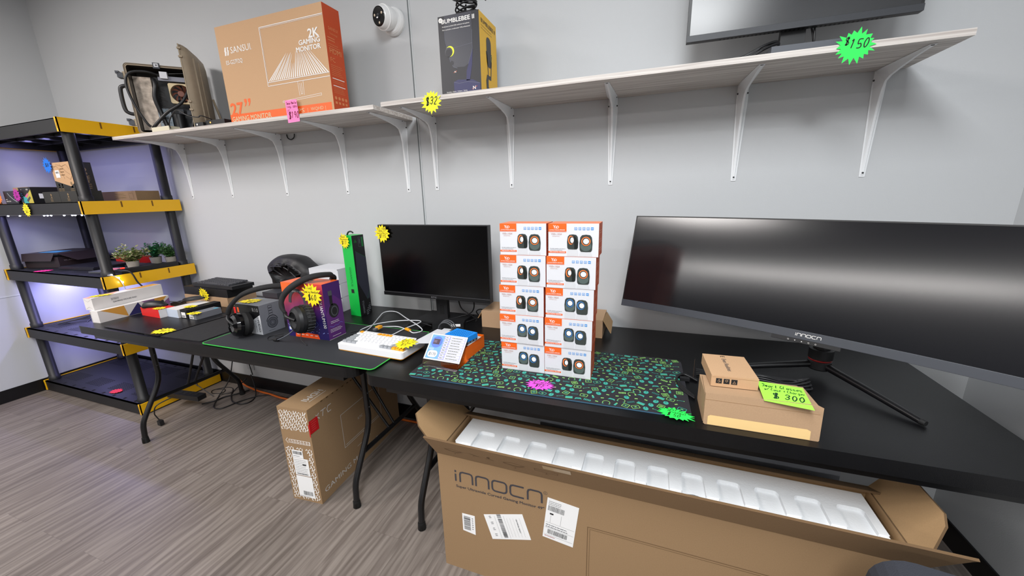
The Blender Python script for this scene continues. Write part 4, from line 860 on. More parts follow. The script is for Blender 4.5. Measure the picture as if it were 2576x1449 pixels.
M_AC = mat('clear_acrylic', 'ffffff', .03, trans=1)
b = MB(); b.prism([(-.001, -.003), (wc + .001, -.003), (wc + .001, hc + .001), (-.001, hc + .001)], F, -.0022, -.0004, M_AC)
A = [F @ Vector((u, -.003, -.001)) for u in (-.001, wc + .001)]; base = [Vector((A[0].x + .012, A[0].y - .028, T + .005)), Vector((A[1].x + .004, A[1].y - .030, T + .005))]
back = [Vector((A[0].x + .02, A[0].y + .07, T + .0052)), Vector((A[1].x + .006, A[1].y + .07, T + .0052))]
for q in ((A[0], A[1], base[1], base[0]), (base[0], base[1], back[1], back[0])): b.add(list(q) + [v + Vector((0, .0005, .0014)) for v in q], [[0, 1, 2, 3], [7, 6, 5, 4], [0, 4, 5, 1], [1, 5, 6, 2], [2, 6, 7, 3], [3, 7, 4, 0]], M_AC)
b.build('acrylic_stand', t)
# ------------------------------------------------------------------ keyboards
def keycap_mesh(name, wk, m, top_m=None, dk=.0165, hk=.0085):
    b = MB(); i = .0022; F = Matrix.Identity(4); w2, d2 = wk / 2, dk / 2
    vs = [(-w2, -d2, 0), (w2, -d2, 0), (w2, d2, 0), (-w2, d2, 0), (-w2 + i, -d2 + i * .7, hk), (w2 - i, -d2 + i * .7, hk), (w2 - i, d2 - i * 1.3, hk * .95), (-w2 + i, d2 - i * 1.3, hk * .95)]
    b.add(vs, [[0, 1, 5, 4], [1, 2, 6, 5], [2, 3, 7, 6], [3, 0, 4, 7]], m); b.add(vs, [[4, 5, 6, 7]], top_m or m); b.add(vs, [[3, 2, 1, 0]], m)
    return b
def keyboard(label, loc, rz, W, D, H, rows, mats, body, pitch, caps_z, name='keyboard', slope=0, caseparts=None, ox=None, oy=None):
    t = thing(name, label, 'keyboard', loc, rz)
    body(t); cache = {}
    ox = ox if ox is not None else (W - pitch * 15) / 2
    for r_, row in enumerate(rows):
        x = ox; y = (oy if oy is not None else .012) + pitch * r_
        for it in row:
            wk, c = it
            if c is not None:
                key = (wk, c)
                if key not in cache:
                    o = keycap_mesh('keycap', wk * pitch - .0014, mats[c], dk=pitch - .0014).build('keycap', t, bevel=.0008, seg=1); cache[key] = o
                else: o = cache[key].copy(); COL.objects.link(o)
                o.parent = t; o.location = (x + wk * pitch / 2, y + pitch / 2, caps_z + slope * y)
            x += wk * pitch
    return t
KW, KG, KO = mat('key_white', 'f2f2f4', .45), mat('key_grey', '9ea1a6', .45), mat('key_amber', 'f6a81c', .45)
rows75 = [[(1.25, 'g')] * 3 + [(6.25, 'w')] + [(1, 'g')] * 3 + [(1, 'o')] * 3,
          [(2.25, 'g')] + [(1, 'w')] * 10 + [(1.75, 'g'), (1, 'o'), (1, 'w')],
          [(1.75, 'g')] + [(1, 'w')] * 11 + [(2.25, 'g'), (1, 'w')],
          [(1.5, 'g')] + [(1, 'w')] * 12 + [(1.5, 'w'), (1, 'w')],
          [(1, 'w')] * 13 + [(2, 'g'), (1, 'w')],
          [(1, 'o')] + [(1, 'w')] * 4 + [(1, 'o')] * 4 + [(1, 'w')] * 5]
def wbody(t):
    b = MB(); F = FR((0, 0, 0), X, Y); b.prism(rrect(0, 0, .335, .160, .012, 5), F, .004, .028, KW); b.build('case', t, bevel=.003)
    b = MB(); b.prism(rrect(.002, .002, .333, .158, .012, 5), F, 0, .004, KO); b.build('amber_base', t)
    b = MB(); b.lathe([(.0085, 0), (.0085, .004), (.0075, .012), (.001, .0125)], Matrix.Translation((.318, .132, .028)), M_BLK, 20); b.build('volume_knob', t)
    for p_ in ((.008, .008), (.327, .008), (.008, .152)):
        b = MB(); b.lathe([(.0018, 0), (.001, .0004)], Matrix.Translation((*p_, .0281)), M_INKG, 8); b.build('screw', t)
keyboard('white mechanical keyboard with grey and amber keys on the green rimmed mat', (-.792, -.640, T + .0068), R_(-3), .335, .150, .02, rows75, {'w': KW, 'g': KG, 'o': KO}, wbody, .0198, .0285, slope=.02, ox=.010, oy=.020)
star_tag('yellow starburst tag resting on the right corner of the white keyboard', (-.470, -.605, T + .056), (1, -.05, .06), (.05, .95, .16), .052, M_PAPY, [('Royal 75%', 0, .020, .010), ('Mech wired', 0, .009, .009), ('Hot Swap', 0, -.002, .009), ('$75', -.002, -.018, .012)], 15, 21, .88)
WC = mat('cable_white', 'dadce0', .5)
t = thing('braided_usb_cable', 'pale braided cable with amber plugs looping behind the white keyboard', 'cable', (0, 0, 0))
b = MB(); z = T + .0095
b.tube(smooth_path([(-.835, -.46, z), (-.86, -.41, z), (-.835, -.33, z + .003), (-.75, -.26, z + .004), (-.68, -.225, z), (-.645, -.235, z + .003), (-.63, -.27, z + .006), (-.655, -.36, z + .004), (-.67, -.44, z), (-.69, -.48, z + .006)], 8), .0026, WC, 8)
b.tube(smooth_path([(-.80, -.46, z + .01), (-.83, -.38, z + .006), (-.90, -.23, z + .002), (-.93, -.16, z), (-.915, -.125, z), (-.86, -.13, z), (-.74, -.22, z + .006), (-.62, -.30, z + .006), (-.565, -.345, z), (-.585, -.385, z), (-.62, -.37, z + .004)], 8), .0026, WC, 8)
b.tube(smooth_path([(-.645, -.36, z + .004), (-.70, -.345, z + .006), (-.735, -.37, z + .012), (-.745, -.40, z + .02)], 8), .0026, WC, 8); b.build('braided_lead', t)
b = MB(); b.tube([(-.645, -.36, z + .005), (-.615, -.372, z + .005)], .0075, KO, 12); b.build('amber_bead', t)
b = MB(); b.tube([(-.688, -.475, z + .006), (-.694, -.487, z + .008)], .004, KO, 8); b.build('amber_ferrule', t)
b = MB(); b.box(-.762, -.432, z + .018, -.742, -.405, z + .030, KO); b.build('amber_connector', t)
b = MB(); b.box(-.760, -.452, z + .020, -.745, -.432, z + .027, mat('plug_metal', 'b8b8bc', .3, .8)); b.build('plug_tip', t)
# black keyboard on its two boxes
b = MB(); b.box(0, 0, 0, .405, .18, .056, M_KRAFT); tag(b.build('kraft_box', bevel=.002, loc=(-2.366, -.282, T), rot=(0, 0, R_(-1))), 'kraft box under the black keyboard box, beside the rack', 'box')
t = thing('black_keyboard_box', 'black carton under the black keyboard, carrying a yellow 50 tag', 'box', (-2.366, -.277, T + .0565), rz=R_(-1)); b = MB(); b.box(0, 0, 0, .408, .160, .050, mat('black_card', '141416', .45)); b.box(.403, .02, .0505, .4085, .15, .0515, mat('cyan_strip', '2aa8c8', .4)); b.build('carton', t, bevel=.002)
def bbody(t):
    b = MB(); b.box(0, 0, 0, .385, .135, .020, mat('kb_black_body', '1e1f22', .5)); b.build('case', t, bevel=.003)
rows_b = [[(1.25, 'k')] * 3 + [(6.25, 'k')] + [(1.25, 'k')] * 4, [(2.25, 'k')] + [(1, 'k')] * 10 + [(2.75, 'k')], [(1.75, 'k')] + [(1, 'k')] * 11 + [(2.25, 'k')], [(1.5, 'k')] + [(1, 'k')] * 12 + [(1.5, 'k')], [(1, 'k')] * 13 + [(2, 'k')], [(1, 'k')] * 15]
keyboard('black mechanical keyboard on top of two stacked cartons by the rack', (-2.300, -.262, T + .1085), R_(-2.5), .385, .135, .02, rows_b, {'k': mat('key_black', '3a3b40', .5)}, bbody, .0205, .0195, slope=.05, ox=.038, oy=.006)
star_tag('yellow starburst tag reading 50 on the black keyboard carton', (-2.145, -.299, .812), (1, -.02, 0), (0, -.1, 1), .047, M_PAPY, [('Mech', -.006, .018, .009), ('Keyboard', .002, .007, .008), ('$50', 0, -.020, .018)], 14, 23)
# mouse pad boxes
WB, NV, OC, PL = mat('box_off_white', 'e4e0de', .5), mat('print_navy', '2b2b62', .5), mat('print_ochre', 'dca048', .5), mat('print_mauve', '8a6090', .5)
def pad_box(label, x, y, z, a, prt):
    t = thing('mouse_pad_box', label, 'box', (x, y, z), R_(a), 'mouse pad boxes'); w, d, h = .062, .345, .066
    b = MB(); b.box(0, 0, 0, w, d, h, WB); F = f_right(w); K = h
    if prt:
        b.flat([(.012, K), (.118, K), (.128, .001)], F, OC); b.flat([(.128, .001), (.185, K), (.212, .001)], F, NV); b.flat([(.20, K), (.268, K - .002), (.268, .022)], F, PL); b.flat([(.268, K), (.335, K), (.300, .03), (.268, .045)], F, OC); b.flat([(.268, .001), (.345, .001), (.345, K * .8)], F, PL); G_ = f_front(); b.rect(G_, .004, .002, .0055, K - .002, M_GREY)
    else:
        b.text(F, 'KTRIO', .085, .036, .011, M_INKG, bold=.5, off=.001); b.ribbon([(.083, .033), (.118, .033), (.118, .046), (.083, .046)], F, .0006, M_INKG, closed=True); b.text(F, 'GAMING MOUSE PAD', .088, .020, .011, M_INKG, bold=1.2, width=.115, off=.001)
        G_ = f_front(); b.ribbon([(.004, .060), (.030, .046), (.058, .060)], G_, .0008, M_GREY); b.ribbon([(.004, .004), (.03, .018), (.058, .004)], G_, .0008, M_GREY)
        H = f_top(h); b.flat([(.0, .02), (.05, .10), (.0, .16)], H, mat('print_peach', 'f0b0a0', .5)); b.flat([(.0, .18), (.055, .24), (.055, .34), (.0, .34)], H, OC); b.flat([(.0, .0), (.05, .0), (.0, .05)], H, mat('print_peach', 'f0b0a0', .5))
    b.build('carton', t, bevel=.0015)
    return t
pad_box('off white GAMING MOUSE PAD box printed with triangles, lower of the two', -2.425, -.706, T, 4, 1)
pad_box('off white box lettered GAMING MOUSE PAD, upper of the two stacked', -2.468, -.700, T + .0665, 6.5, 0)
flat_tag('yellow starburst tag lying on the upper mouse pad box', -2.437, -.640, T + .1345, .052, M_PAPY, [('XL Mouse Pad', 0, .006, .008), ('$12', 0, -.012, .012)], 15, 25, .62, 60)
# small red / black / silver boxes and mouse
t = thing('red_mouse_box', 'small red and white mouse box beside the mouse pad boxes', 'box', (-2.281, -.556, T + .0066), rz=R_(-3)); b = MB(); b.box(0, 0, 0, .178, .078, .047, M_RED, fm={'right': WB}); b.build('carton', t, bevel=.0015)
b = MB(); b.box(0, 0, 0, .10, .17, .046, WB); b.rect(f_front(), .0, .0, .1, .046, mat('pale_blue_card', 'c4cfe0', .5)); tag(b.build('white_box', bevel=.001, loc=(-2.10, -.53, T + .0066), rot=(0, 0, R_(-2))), 'white box between the red mouse box and the black phone box', 'box')
t = thing('black_phone_box', 'narrow black box with a barcode label behind the silver box', 'box', (-1.99, -.527, T + .0066), rz=R_(0)); b = MB(); b.box(0, 0, 0, .055, .18, .048, mat('black_card', '141416', .45)); F = f_front(); b.box(.002, -.0002, .0, .003, 0, .048, M_GREY); b.build('carton', t, bevel=.001); b = MB(); b.rect(F, .008, .004, .042, .034, M_LABEL); b.bars(F, .011, .007, .026, .010, M_INK, 3); b.build('barcode_label', t)
t = thing('silver_phone_box', 'narrow silver box with a barcode label, nearest the headphones', 'box', (-1.921, -.528, T + .0066), rz=R_(-2)); b = MB(); b.box(0, 0, 0, .062, .130, .033, M_GREY); b.rect(f_top(.033), .04, .10, .055, .125, mat('cyan_strip', '2aa8c8', .4)); b.build('carton', t, bevel=.001); b = MB(); F = f_front(); b.rect(F, .006, .003, .042, .028, M_LABEL); b.bars(F, .010, .006, .026, .009, M_INK, 5); b.build('barcode_label', t)
flat_tag('yellow starburst tag on the red mouse box', -2.13, -.545, T + .0555, .040, M_PAPY, [('Mouse', 0, .004, .008), ('$25', 0, -.010, .010)], 13, 27, .7, 0)
flat_tag('yellow starburst tag on the narrow black box', -1.985, -.475, T + .0565, .040, M_PAPY, [('Mouse', 0, .004, .008), ('$30', 0, -.010, .010)], 13, 28, .7, 15)
flat_tag('yellow starburst tag on the narrow silver box', -1.875, -.525, T + .0415, .042, M_PAPY, [('Mouse', 0, .004, .008), ('$20', 0, -.010, .010)], 13, 29, .7, 10)
t = thing('computer_mouse', 'black computer mouse resting on the red mouse box', 'mouse', (-2.215, -.520, T + .0540), rz=R_(-55))
b = MB(); n = 14; vs = []; rings = 9
for j in range(rings + 1):
    y = -.06 + .12 * j / rings; q = math.sqrt(max(0, 1 - (y / .0605) ** 2)); wd_ = .031 * q ** .6 if q else 0; hh = .034 * (q ** .7) * (1 - .15 * y / .06)
    for k in range(n): a = math.pi * k / (n - 1); vs.append((wd_ * math.cos(a), y, hh * abs(math.sin(a)) ** .8))
fs = [[j * n + k, j * n + k + 1, (j + 1) * n + k + 1, (j + 1) * n + k] for j in range(rings) for k in range(n - 1)] + [[j * n, (j + 1) * n, (j + 1) * n + n - 1, j * n + n - 1] for j in range(rings)]
b.add(vs, fs, M_BLK, True); b.build('shell', t); b = MB(); b.tube([(-.004, .040, .0275), (.004, .040, .0275)], .006, M_RUB, 12); b.build('scroll_wheel', t)
b = MB(); 
for k in range(4): b.tube(smooth_path([(-2.13, -.44 + k * .004, T + .060 + k * .003), (-2.09, -.43, T + .074 + k * .004), (-2.05, -.40 + k * .004, T + .080 + k * .003), (-2.03, -.37, T + .078), (-2.06, -.38 + k * .005, T + .070), (-2.11, -.42, T + .064)], 5), .004, M_BLK, 6)
b.tube(smooth_path([(-2.18, -.465, T + .070), (-2.15, -.45, T + .066), (-2.12, -.44, T + .062)]), .003, M_BLK, 6)
tag(b.build('mouse_cable'), 'bunched black mouse cable lying on the white box', 'cable')
# ------------------------------------------------------------------ headphones and their boxes
t = thing('headphone_box', 'grey, black and white STUDIO DJ headphones box', 'box', (-1.440, -.592, T + .0066), rz=R_(-2)); w, d, h = .165, .115, .142
b = MB(); b.box(0, 0, 0, w, d, h, mat('dark_print', '161618', .4), fm={'right': M_GREY, 'top': M_GREY}); F = f_front()
b.flat([(.0, .0), (w, 0), (w, .098), (.135, .082), (.10, .062), (.03, .02)], F, M_WHITE); b.text(F, 'STUDIO', w - .022, .088, .017, M_INK, rot=R_(-90), bold=1.2, width=.075, off=.001); b.text(F, 'DJ Headphones', w - .038, .070, .010, M_INKG, rot=R_(-90), width=.060, off=.001); b.text(F, 'R10', w - .045, .112, .026, mat('logo_dull', '8a8a8a', .4), bold=1, off=.001); b.rect(F, .012, .10, .025, .125, T_)
G_ = f_right(w); DG = mat('print_dark_grey', '55585f', .5); DD = mat('print_darker', '3a3c42', .5)
for q in range(4): b.ribbon(rrect(.043, .082 + q * .013, .063, .093 + q * .013, .002, 1), G_, .0012, DD, closed=True, off=.0009)
b.ribbon([(.055 + .028 * math.cos(R_(a)), .052 + .030 * math.sin(R_(a))) for a in range(10, 171, 16)], G_, .004, DD, off=.0009); b.circ(G_, .055, .046, .027, DD, .0008); b.circ(G_, .055, .046, .024, DG, .001); b.circ(G_, .055, .046, .016, DD, .0012); b.circ(G_, .055, .046, .013, DG, .0014); b.circ(G_, .055, .046, .003, M_GREY, .0016); b.lines(G_, .03, .010, .04, 1, .006, DD, 4, th=.2)
b.build('carton', t, bevel=.001)
flat_tag('yellow starburst tag on top of the grey headphones box', -1.392, -.545, T + .1500, .056, M_PAPY, [('DJ Headphones', 0, .006, .008), ('$40', 0, -.012, .012)], 15, 31, .72, 12)
def headset(name, label, cups, band, bandw, cup_n, M_cup, glossy, mic=None, R=.045):
    t = thing(name, label, 'headphones', (0, 0, 0))
    pts = smooth_path(band, 8); N = len(pts); b = MB()
    side = Vector(bandw[1]).normalized()
    wd_, th_ = bandw[0]
    vs = []
    for i, p_ in enumerate(pts):
        a = pts[max(i - 1, 0)]; c = pts[min(i + 1, N - 1)]; tt = (c - a).normalized(); sd = (side - tt * side.dot(tt)).normalized(); up = tt.cross(sd)
        k = .45 + .55 * math.sin(math.pi * i / (N - 1)) ** .5 if i not in (0, N - 1) else .45
        for u, v in ((-1, -1), (1, -1), (1, 1), (-1, 1)): vs.append(p_ + sd * wd_ / 2 * k * u + up * th_ / 2 * v * (1 if v > 0 else 1.6 * k))
    b.add(vs, [[4 * i + k, 4 * i + (k + 1) % 4, 4 * (i + 1) + (k + 1) % 4, 4 * (i + 1) + k] for i in range(N - 1) for k in range(4)] + [[0, 1, 2, 3], [4 * N - 1, 4 * N - 2, 4 * N - 3, 4 * N - 4]], M_MATTE, True)
    b.build('headband', t)
    for (c, n_) in zip(cups, cup_n):
        n_ = Vector(n_).normalized(); F = FR(c, n_.cross(Z), Z if False else n_.cross(n_.cross(Z)))
        if F.to_3x3().col[2].dot(n_) < 0: F = F @ Matrix.Rotation(math.pi, 4, 'X')
        b = MB(); b.lathe([(R * .75, -.004), (R, 0), (R * 1.0, .014), (R * .88, .026), (R * .62, .034), (R * .60, .028), (R * .3, .021), (.001, .021)], F, M_cup, 30); cu_ = b.build('ear_cup', t)
        b = MB(); nn = 30; prof = [(R * .55, -.036), (R * .8, -.042), (R * 1.0, -.034), (R * 1.03, -.018), (R * .92, -.003)]; b.lathe(prof, F, M_RUB, nn)
        for k in range(24 if not glossy else 0): a = 2 * math.pi * k / 24; b.tube([F @ Vector((R * 1.0 * math.cos(a), R * 1.0 * math.sin(a), -.036)), F @ Vector((R * 1.025 * math.cos(a), R * 1.025 * math.sin(a), -.004))], .0022, mat('pad_rib', '3a3c40', .6), 5)
        b.build('ear_cushion', cu_)
        b = MB(); e = min((band[0], band[-1]), key=lambda q: (Vector(q) - Vector(c)).length); b.tube(smooth_path([e, Vector(e).lerp(Vector(c), .45) + n_ * .022, Vector(c) + n_ * .024]), [.007] * 13, M_BLK, 8); b.build('yoke', t)
    if mic:
        b = MB(); b.tube(smooth_path(mic[:-1], 5), .0028, mat('boom_grey', '5a5e66', .4), 8); bm2 = b.build('microphone_boom', t); b = MB(); b.tube([mic[-2], mic[-1]], .0075, M_RUB, 10); b.build('microphone_tip', bm2)
    return t
headset('dj_headphones', 'glossy black DJ headphones resting around the grey box', [(-1.345, -.650, T + .070), (-1.190, -.440, T + .085)],
        [(-1.400, -.655, T + .115), (-1.390, -.645, T + .150), (-1.350, -.61, T + .200), (-1.275, -.56, T + .226), (-1.20, -.50, T + .224), (-1.145, -.46, T + .185), (-1.135, -.44, T + .13)], ((.046, .014), (.55, -.6, 0)), ((-.25, -.95, .15), (.6, .7, 0)), mat('gloss_black', '08080a', .08, coat=.6), True, R=.055)
t = thing('headset_box', 'orange and purple gaming headset box with a 60 tag', 'box', (-1.145, -.567, T + .0066), rz=R_(0)); w, d, h = .240, .10, .258
PU, PU2, PK, VI = mat('print_purple', '4a2a68', .35), mat('print_deep_violet', '2e1e58', .35), mat('print_coral', 'd8505a', .35), mat('print_violet', '7a3a78', .35); OT = mat('print_hot_orange', 'ff6a2a', .35)
def gradbox():
    m = bpy.data.materials.new('print_gradient'); m.use_nodes = True; nt = m.node_tree; bs = nt.nodes['Principled BSDF']; tc = nt.nodes.new('ShaderNodeTexCoord'); sp = nt.nodes.new('ShaderNodeSeparateXYZ'); nt.links.new(tc.outputs['Generated'], sp.inputs[0])
    ad = nt.nodes.new('ShaderNodeMath'); ad.operation = 'MULTIPLY_ADD'; nt.links.new(sp.outputs[0], ad.inputs[0]); ad.inputs[1].default_value = -.25; nt.links.new(sp.outputs[2], ad.inputs[2])
    r = nt.nodes.new('ShaderNodeValToRGB'); e = r.color_ramp.elements; e[0].position = .12; e[0].color = lin('2c2260'); e[1].position = .95; e[1].color = lin('f0502a')
    for p_, c in ((.32, '5a2c70'), (.55, 'a03c6a'), (.75, 'd84a4a')): q = e.new(p_); q.color = lin(c)
    nt.links.new(ad.outputs[0], r.inputs[0]); nt.links.new(r.outputs[0], bs.inputs[0]); bs.inputs['Roughness'].default_value = .35; return m
b = MB(); b.box(0, 0, 0, w, d, h, gradbox(), fm={'top': OT, 'right': PU}); F = f_front()
b.flat([(.0, h), (.13, h), (.02, h - .04), (0, h - .06)], F, OT); b.flat([(.040, .0), (.185, .0), (.178, .022), (.045, .028)], F, mat('print_orange_red', 'ff5a20', .4)); b.text(F, 'SOUND IS SURVIVAL', .045, h - .042, .010, M_WINK, bold=1, width=.11, off=.001); b.text(F, 'QUANTUM100', w - .030, .185, .024, M_WINK, rot=R_(-86), bold=.8, width=.130, off=.001)
for k in range(5): b.lines(F, .050 + k * .027, .012, .018, 1, .010, M_WINK, k + 1, off=.001, th=.35)
b.lines(F, .06, .042, .09, 2, .009, M_WINK, 8, off=.001, th=.3)
for rx in (.048, .038, .028): b.ribbon([(.125 + rx * 1.3 * math.cos(R_(a)), .072 + rx * .45 * math.sin(R_(a))) for a in range(0, 360, 15)], F, .0012, mat('print_glow_blue', '7a8af0', .4), closed=True, off=.001)
rr = random.Random(9)
for k in range(46): u, v = rr.uniform(.004, .236), rr.uniform(.025, .09); b.rect(F, u, v, u + .0035, v + .0025, mat('print_star', 'a8b8ff', .4), off=.001)
b.ribbon([(.085 + .045 * math.cos(R_(a)), .165 + .06 * math.sin(R_(a))) for a in range(0, 181, 12)], F, .016, M_INKG, off=.0012); b.circ(F, .017, .040, .010, mat('badge_blue', '8aa0f0', .4), .001); b.circ(F, .017, .040, .006, M_WINK, .0013)
G_ = f_right(w); b.flat([(.0, .0), (.1, .0), (.1, .16), (.055, .20), (0, .12)], G_, mat('side_violet', '5c2f72', .35), .0004); b.rect(G_, .026, .20, .048, .222, M_INKG, .001); b.rect(G_, .030, .155, .046, .20, M_INK, .001); b.circ(G_, .047, .128, .029, M_INK, .001, ry=.033); b.circ(G_, .05, .126, .020, M_INKG, .0013, ry=.024); b.circ(G_, .05, .126, .015, M_INK, .0016, ry=.018)
b.lines(G_, .02, .080, .055, 2, .007, M_WINK, 12, off=.001, th=.25); b.ribbon([(.01, .062), (.03, .055), (.045, .060), (.06, .056), (.075, .066), (.09, .058)], G_, .001, mat('print_glow_blue', '7a8af0', .4), off=.001); b.lines(G_, .012, .045, .075, 3, .006, M_WINK, 13, off=.001, th=.25); b.rect(G_, .02, .012, .07, .0135, M_WINK, .001); b.rect(G_, .0, .0, .1, .001, M_WINK, .001)
H = f_top(h); b.flat([(.09, .03), (.14, .03), (.13, .07), (.10, .07)], H, M_BLK); b.rect(H, .105, .042, .127, .052, OT, off=.001)
b.build('carton', t, bevel=.0012)
headset('gaming_headset', 'matte black gaming headset with a boom microphone hung over the orange and purple box', [(-.985, -.628, T + .120), (-1.045, -.405, T + .150)],
        [(-1.055, -.640, T + .145), (-1.080, -.632, T + .175), (-1.082, -.615, T + .212), (-1.05, -.595, T + .250), (-1.0, -.56, T + .282), (-.96, -.515, T + .292), (-.95, -.46, T + .280), (-.985, -.435, T + .240), (-1.02, -.43, T + .20)], ((.044, .014), (.75, -.5, 0)), ((-.30, -.95, .1), (.1, 1, 0)), mat('soft_black', '17181b', .45), False,
        mic=[(-1.015, -.645, T + .075), (-1.05, -.65, T + .05), (-1.10, -.648, T + .026), (-1.125, -.645, T + .017), (-1.150, -.642, T + .014)], R=.060)
star_tag('yellow starburst tag reading 60 on the orange and purple headset box', (-.945, -.588, T + .222), (1, -.02, 0), (0, -.05, 1), .060, M_PAPY, [('Wired', -.016, .026, .013), ('Gaming Headset', 0, .009, .011), ('$60', 0, -.022, .023)], 15, 33, .95)
for lab, P in (('thin black headset cord in front of the headset box', [(-1.00, -.62, T + .06), (-.995, -.635, T + .03), (-.97, -.64, T + .012), (-.955, -.645, T + .009)]), ('thin black cord on the mat between the two headphone boxes', [(-1.20, -.60, T + .009), (-1.165, -.585, T + .009), (-1.16, -.62, T + .009), (-1.19, -.64, T + .009), (-1.22, -.61, T + .009), (-1.19, -.56, T + .009)]), ('thin black cord right of the headset box', [(-.885, -.46, T + .009), (-.86, -.43, T + .012), (-.845, -.45, T + .009), (-.86, -.49, T + .009), (-.83, -.50, T + .009)])):
    b = MB(); b.tube(smooth_path(P, 6), .0016, M_BLK, 6); tag(b.build('audio_lead'), lab, 'cable', 'thin headset cords')
# items behind the headphones
b = MB(); b.box(0, 0, 0, .10, .07, .055, M_RED); tag(b.build('red_box', bevel=.001, loc=(-1.72, -.42, T + .003), rot=(0, 0, R_(-6))), 'red box corner showing left of the DJ headphones', 'box')
b = MB(); b.box(0, 0, 0, .20, .14, .105, WB); b.rect(f_front(), .01, .02, .19, .085, mat('pink_print', 'e8b0c0', .5)); b.rect(f_right(.2), .02, .02, .12, .06, M_RED); tag(b.build('printed_box', bevel=.0012, loc=(-1.36, -.35, T + .004), rot=(0, 0, R_(-4))), 'white box with pink print behind the DJ headphones', 'box')
b = MB(); b.box(0, 0, 0, .045, .02, .03, mat('blue_card', '2068e0', .4)); b.box(.0, .021, 0, .09, .08, .10, PU); tag(b.build('small_blue_box', loc=(-1.265, -.44, T + .004 + .0025)), 'small blue and violet box between the two headphone boxes', 'box')
b = MB(); b.box(0, 0, 0, .11, .09, .10, mat('charcoal_card', '2c2e34', .5)); b.box(-.005, -.005, .10, .115, .095, .128, mat('charcoal_card', '2c2e34', .5)); tag(b.build('charcoal_box', bevel=.002, loc=(-1.60, -.32, T), rot=(0, 0, R_(-3))), 'charcoal carton in front of the black fabric bag', 'box')
b = MB()
for k in range(4): b.tube(smooth_path([(-1.33 + k * .01, -.33, T + .113), (-1.30, -.31 + k * .006, T + .125), (-1.27 + k * .008, -.29, T + .118), (-1.25, -.32, T + .128), (-1.22, -.27 - k * .004, T + .122), (-1.19, -.30, T + .114)], 6), .0015, M_BLK, 5)
tag(b.build('audio_lead'), 'tangled thin black cord on the white box behind the headphones', 'cable', 'thin headset cords')
# white boxes
for k in range(3):
    b = MB(); w, d, h = .205, .15, .0815; b.box(0, 0, 0, w, d, h, M_WHITE); b.box(w - .004, -.0006, h - .006, w + .0006, .0, h - .001, M_INKG)
    tag(b.build('white_carton', bevel=.002, loc=(-1.394 + .001 * k, -.185 + .0, T + k * .0822), rot=(0, 0, R_(2.8 - k))), 'plain white carton, %s of the stack of three by the green box' % ['lowest', 'middle', 'topmost'][k], 'box', 'stacked white cartons')
# black bag
t = thing('black_bag', 'crumpled black fabric bag leaning on the wall behind the headset box', 'bag', (-1.60, -.12, T))
b = MB(); prof = [(-.045, .02), (-.10, .10), (-.125, .15), (-.165, .235), (-.13, .275), (-.06, .305), (.03, .312), (.10, .300), (.15, .265), (.19, .22), (.195, .12), (.19, .02)]
rr = random.Random(5); n = len(prof); lay = [(-.055, .86), (-.035, .97), (0, 1), (.04, .98), (.065, .85)]
cx, cz = .02, .16; vs = []
sub = []
for i in range(n):
    a, c = prof[i], prof[(i + 1) % n]; sub += [a, ((a[0] + c[0]) / 2, (a[1] + c[1]) / 2)]
n = len(sub)
for y, k in lay: vs += [(cx + (p_[0] - cx) * k + rr.uniform(-.004, .004), y + rr.uniform(-.004, .004), max(.004, cz + (p_[1] - cz) * k + rr.uniform(-.004, .004))) for p_ in sub]
i0 = len(vs)
for y, k in ((-.064, .62),): vs += [(cx + (p_[0] - cx) * k + .01 * math.sin(7 * p_[1] * 30), y - .010 * math.sin(p_[0] * 60 + p_[1] * 50), cz + (p_[1] - cz) * k) for p_ in sub]
fs = [[j * n + k, j * n + (k + 1) % n, (j + 1) * n + (k + 1) % n, (j + 1) * n + k] for j in range(len(lay) - 1) for k in range(n)]
fs += [[(k + 1) % n, k, i0 + k, i0 + (k + 1) % n] for k in range(n)] + [[i0 + k for k in range(n)], [(len(lay) - 1) * n + k for k in range(n)][::-1]]
BG = mat('bag_nylon', '17171a', .5, bump=.9, bscale=28); b.add(vs, fs, BG, True); o = b.build('fabric_body', t); m_ = o.modifiers.new('s', 'SUBSURF'); m_.levels = m_.render_levels = 1
b = MB(); F = FR((0, -.0765, 0), X, Z); q = mat('bag_mark', '6a6a70', .6); b.ribbon([(-.085 + .008 * math.cos(R_(a)), .10 + .010 * math.sin(R_(a))) for a in range(0, 361, 30)], F, .0015, q); b.text(F, 'T', -.11, .095, .016, q); b.build('printed_mark', t)
b = MB(); b.tube(smooth_path([(-.10, -.058, .238), (-.05, -.062, .245), (.03, -.064, .236), (.10, -.062, .18), (.12, -.06, .12)]), .004, mat('bag_seam', '2a2a2e', .4), 6); b.tube(smooth_path([(-.05, -.054, .262), (.01, -.057, .268), (.08, -.056, .248), (.13, -.054, .19)]), .004, mat('bag_seam', '2a2a2e', .4), 6); b.build('zip_seam', t)
b = MB(); b.box(-.14, -.03, .13, -.11, .0, .165, M_BLK); b.build('side_strap', t, bevel=.004)
